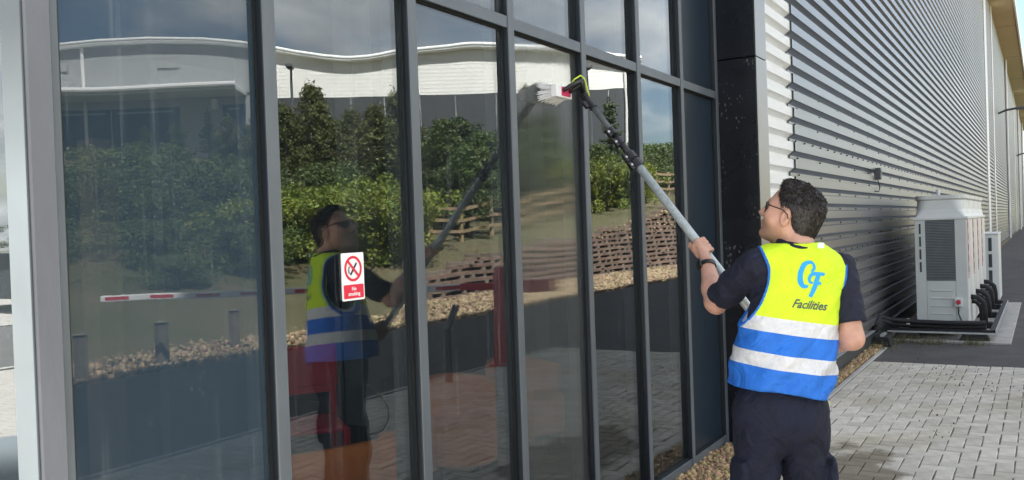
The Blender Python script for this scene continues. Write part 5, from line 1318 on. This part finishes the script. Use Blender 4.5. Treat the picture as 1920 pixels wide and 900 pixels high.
# ================================================================== WATER-FED POLE AND BRUSH
pol = empty('water_fed_pole', tuple(PA), 'long grey telescopic pole with white window brush held against the glass', 'cleaning pole')
def on(s): return PA+(PB-PA)*s
MB().tube([on(0.30), on(1.12)], 0.0195, 16).build('lower_section', 'pole_alu', pol, smooth=True)
MB().tube([on(0.02), on(0.32)], 0.0135, 14).build('upper_section', 'pole_carbon', pol, smooth=True)
MB().tube([on(0.165), on(0.31)], 0.0165, 14).build('middle_section', 'black_plastic', pol, smooth=True)
sidev = np.cross(PD, np.array([0.8, -0.5, 0.3])); sidev /= np.linalg.norm(sidev); s2v = np.cross(PD, sidev)
for s_, k in ((0.175, 0.8), (0.215, 0.85), (0.275, 1.1), (0.305, 1.15)):
    cl = MB().tube([on(s_-0.012), on(s_+0.012)], 0.023*k, 14).build('clamp', 'black_plastic', pol)
    MB().obox(on(s_)+s2v*0.026*k, PD, sidev, s2v, 0.022, 0.010, 0.012*k).build('lever', 'black_plastic', cl, bevel=0.004)
    MB().tube([on(s_)+s2v*0.03*k-sidev*0.016, on(s_)+s2v*0.03*k+sidev*0.016], 0.006, 8).build('bolt', 'galv', cl)
# gooseneck and brush
bc = np.array([3.655, -0.082, 2.238])
bl_ = MB().box(3.585, 3.735, -0.098, -0.066, 2.205, 2.262).build('brush_stock', 'brush_white', pol, bevel=0.004)
MB().box(3.63, 3.715, -0.1025, -0.0975, 2.213, 2.254).build('stock_insert', 'pink_red', bl_, bevel=0.002)
bb = MB(); rs = np.random.RandomState(9)
for i in range(26):
    for j in range(9):
        x = 3.59+0.14*i/25; z = 2.209+0.049*j/8; sp_x = (x-3.66)*0.28+0.006*rs.randn(); sp_z = (z-2.233)*0.7+0.006*rs.randn()
        p = Vector((x, -0.067, z)); e_ = Vector((x+sp_x, -0.003, z+sp_z)); bb.tube([p, e_], [0.0022, 0.0016], 4, False)
tag(bb.build('bristles', 'bristle', bl_, norm=False), kind='stuff')
for dx in (-0.035, 0.03):
    MB().tube([(3.672+dx, -0.10, 2.235), (3.69+dx*0.9, -0.135, 2.258), (3.735+dx*0.4, -0.15, 2.285), tuple(on(0.02)+np.array([0, 0, 0.008]))], [0.010, 0.011, 0.011, 0.012], 10).build('gooseneck', 'black_plastic', pol, smooth=True)
MB().tube([on(-0.01), on(0.075)], 0.020, 12).build('gooseneck_socket', 'black_plastic', pol)
MB().obox(on(0.055)+s2v*0.024, PD, sidev, s2v, 0.02, 0.009, 0.012).build('lever', 'black_plastic', pol, bevel=0.003)
MB().tube([on(0.03)+np.array([0, -0.02, 0.0]), (3.76, -0.155, 2.30), (3.73, -0.15, 2.312), (3.695, -0.135, 2.292), (3.685, -0.10, 2.25)], 0.0038, 8).build('jet_hose', 'hose_lime', pol, smooth=True)
# supply hose down to the ground
en = on(1.12)
hp = smooth_path([tuple(en), tuple(en+PD*0.05), tuple(W(0.22, 0.03, 0.70)), tuple(W(0.20, -0.02, 0.56)), tuple(W(0.12, -0.15, 0.52)), tuple(W(0.02, -0.20, 0.48)), tuple(W(-0.05, -0.21, 0.30)), tuple(W(-0.10, -0.22, 0.06)), tuple(W(-0.16, -0.22, 0.009)), (3.0, -1.45, 0.009), (2.0, -1.6, 0.009), (0.9, -2.2, 0.009), (0.3, -3.2, 0.009)], 6)
ho = tag(MB().tube(hp, 0.0042, 8).build('water_hose', 'hose', smooth=True), 'thin pale yellow water hose trailing from the pole to the paving', 'hose')
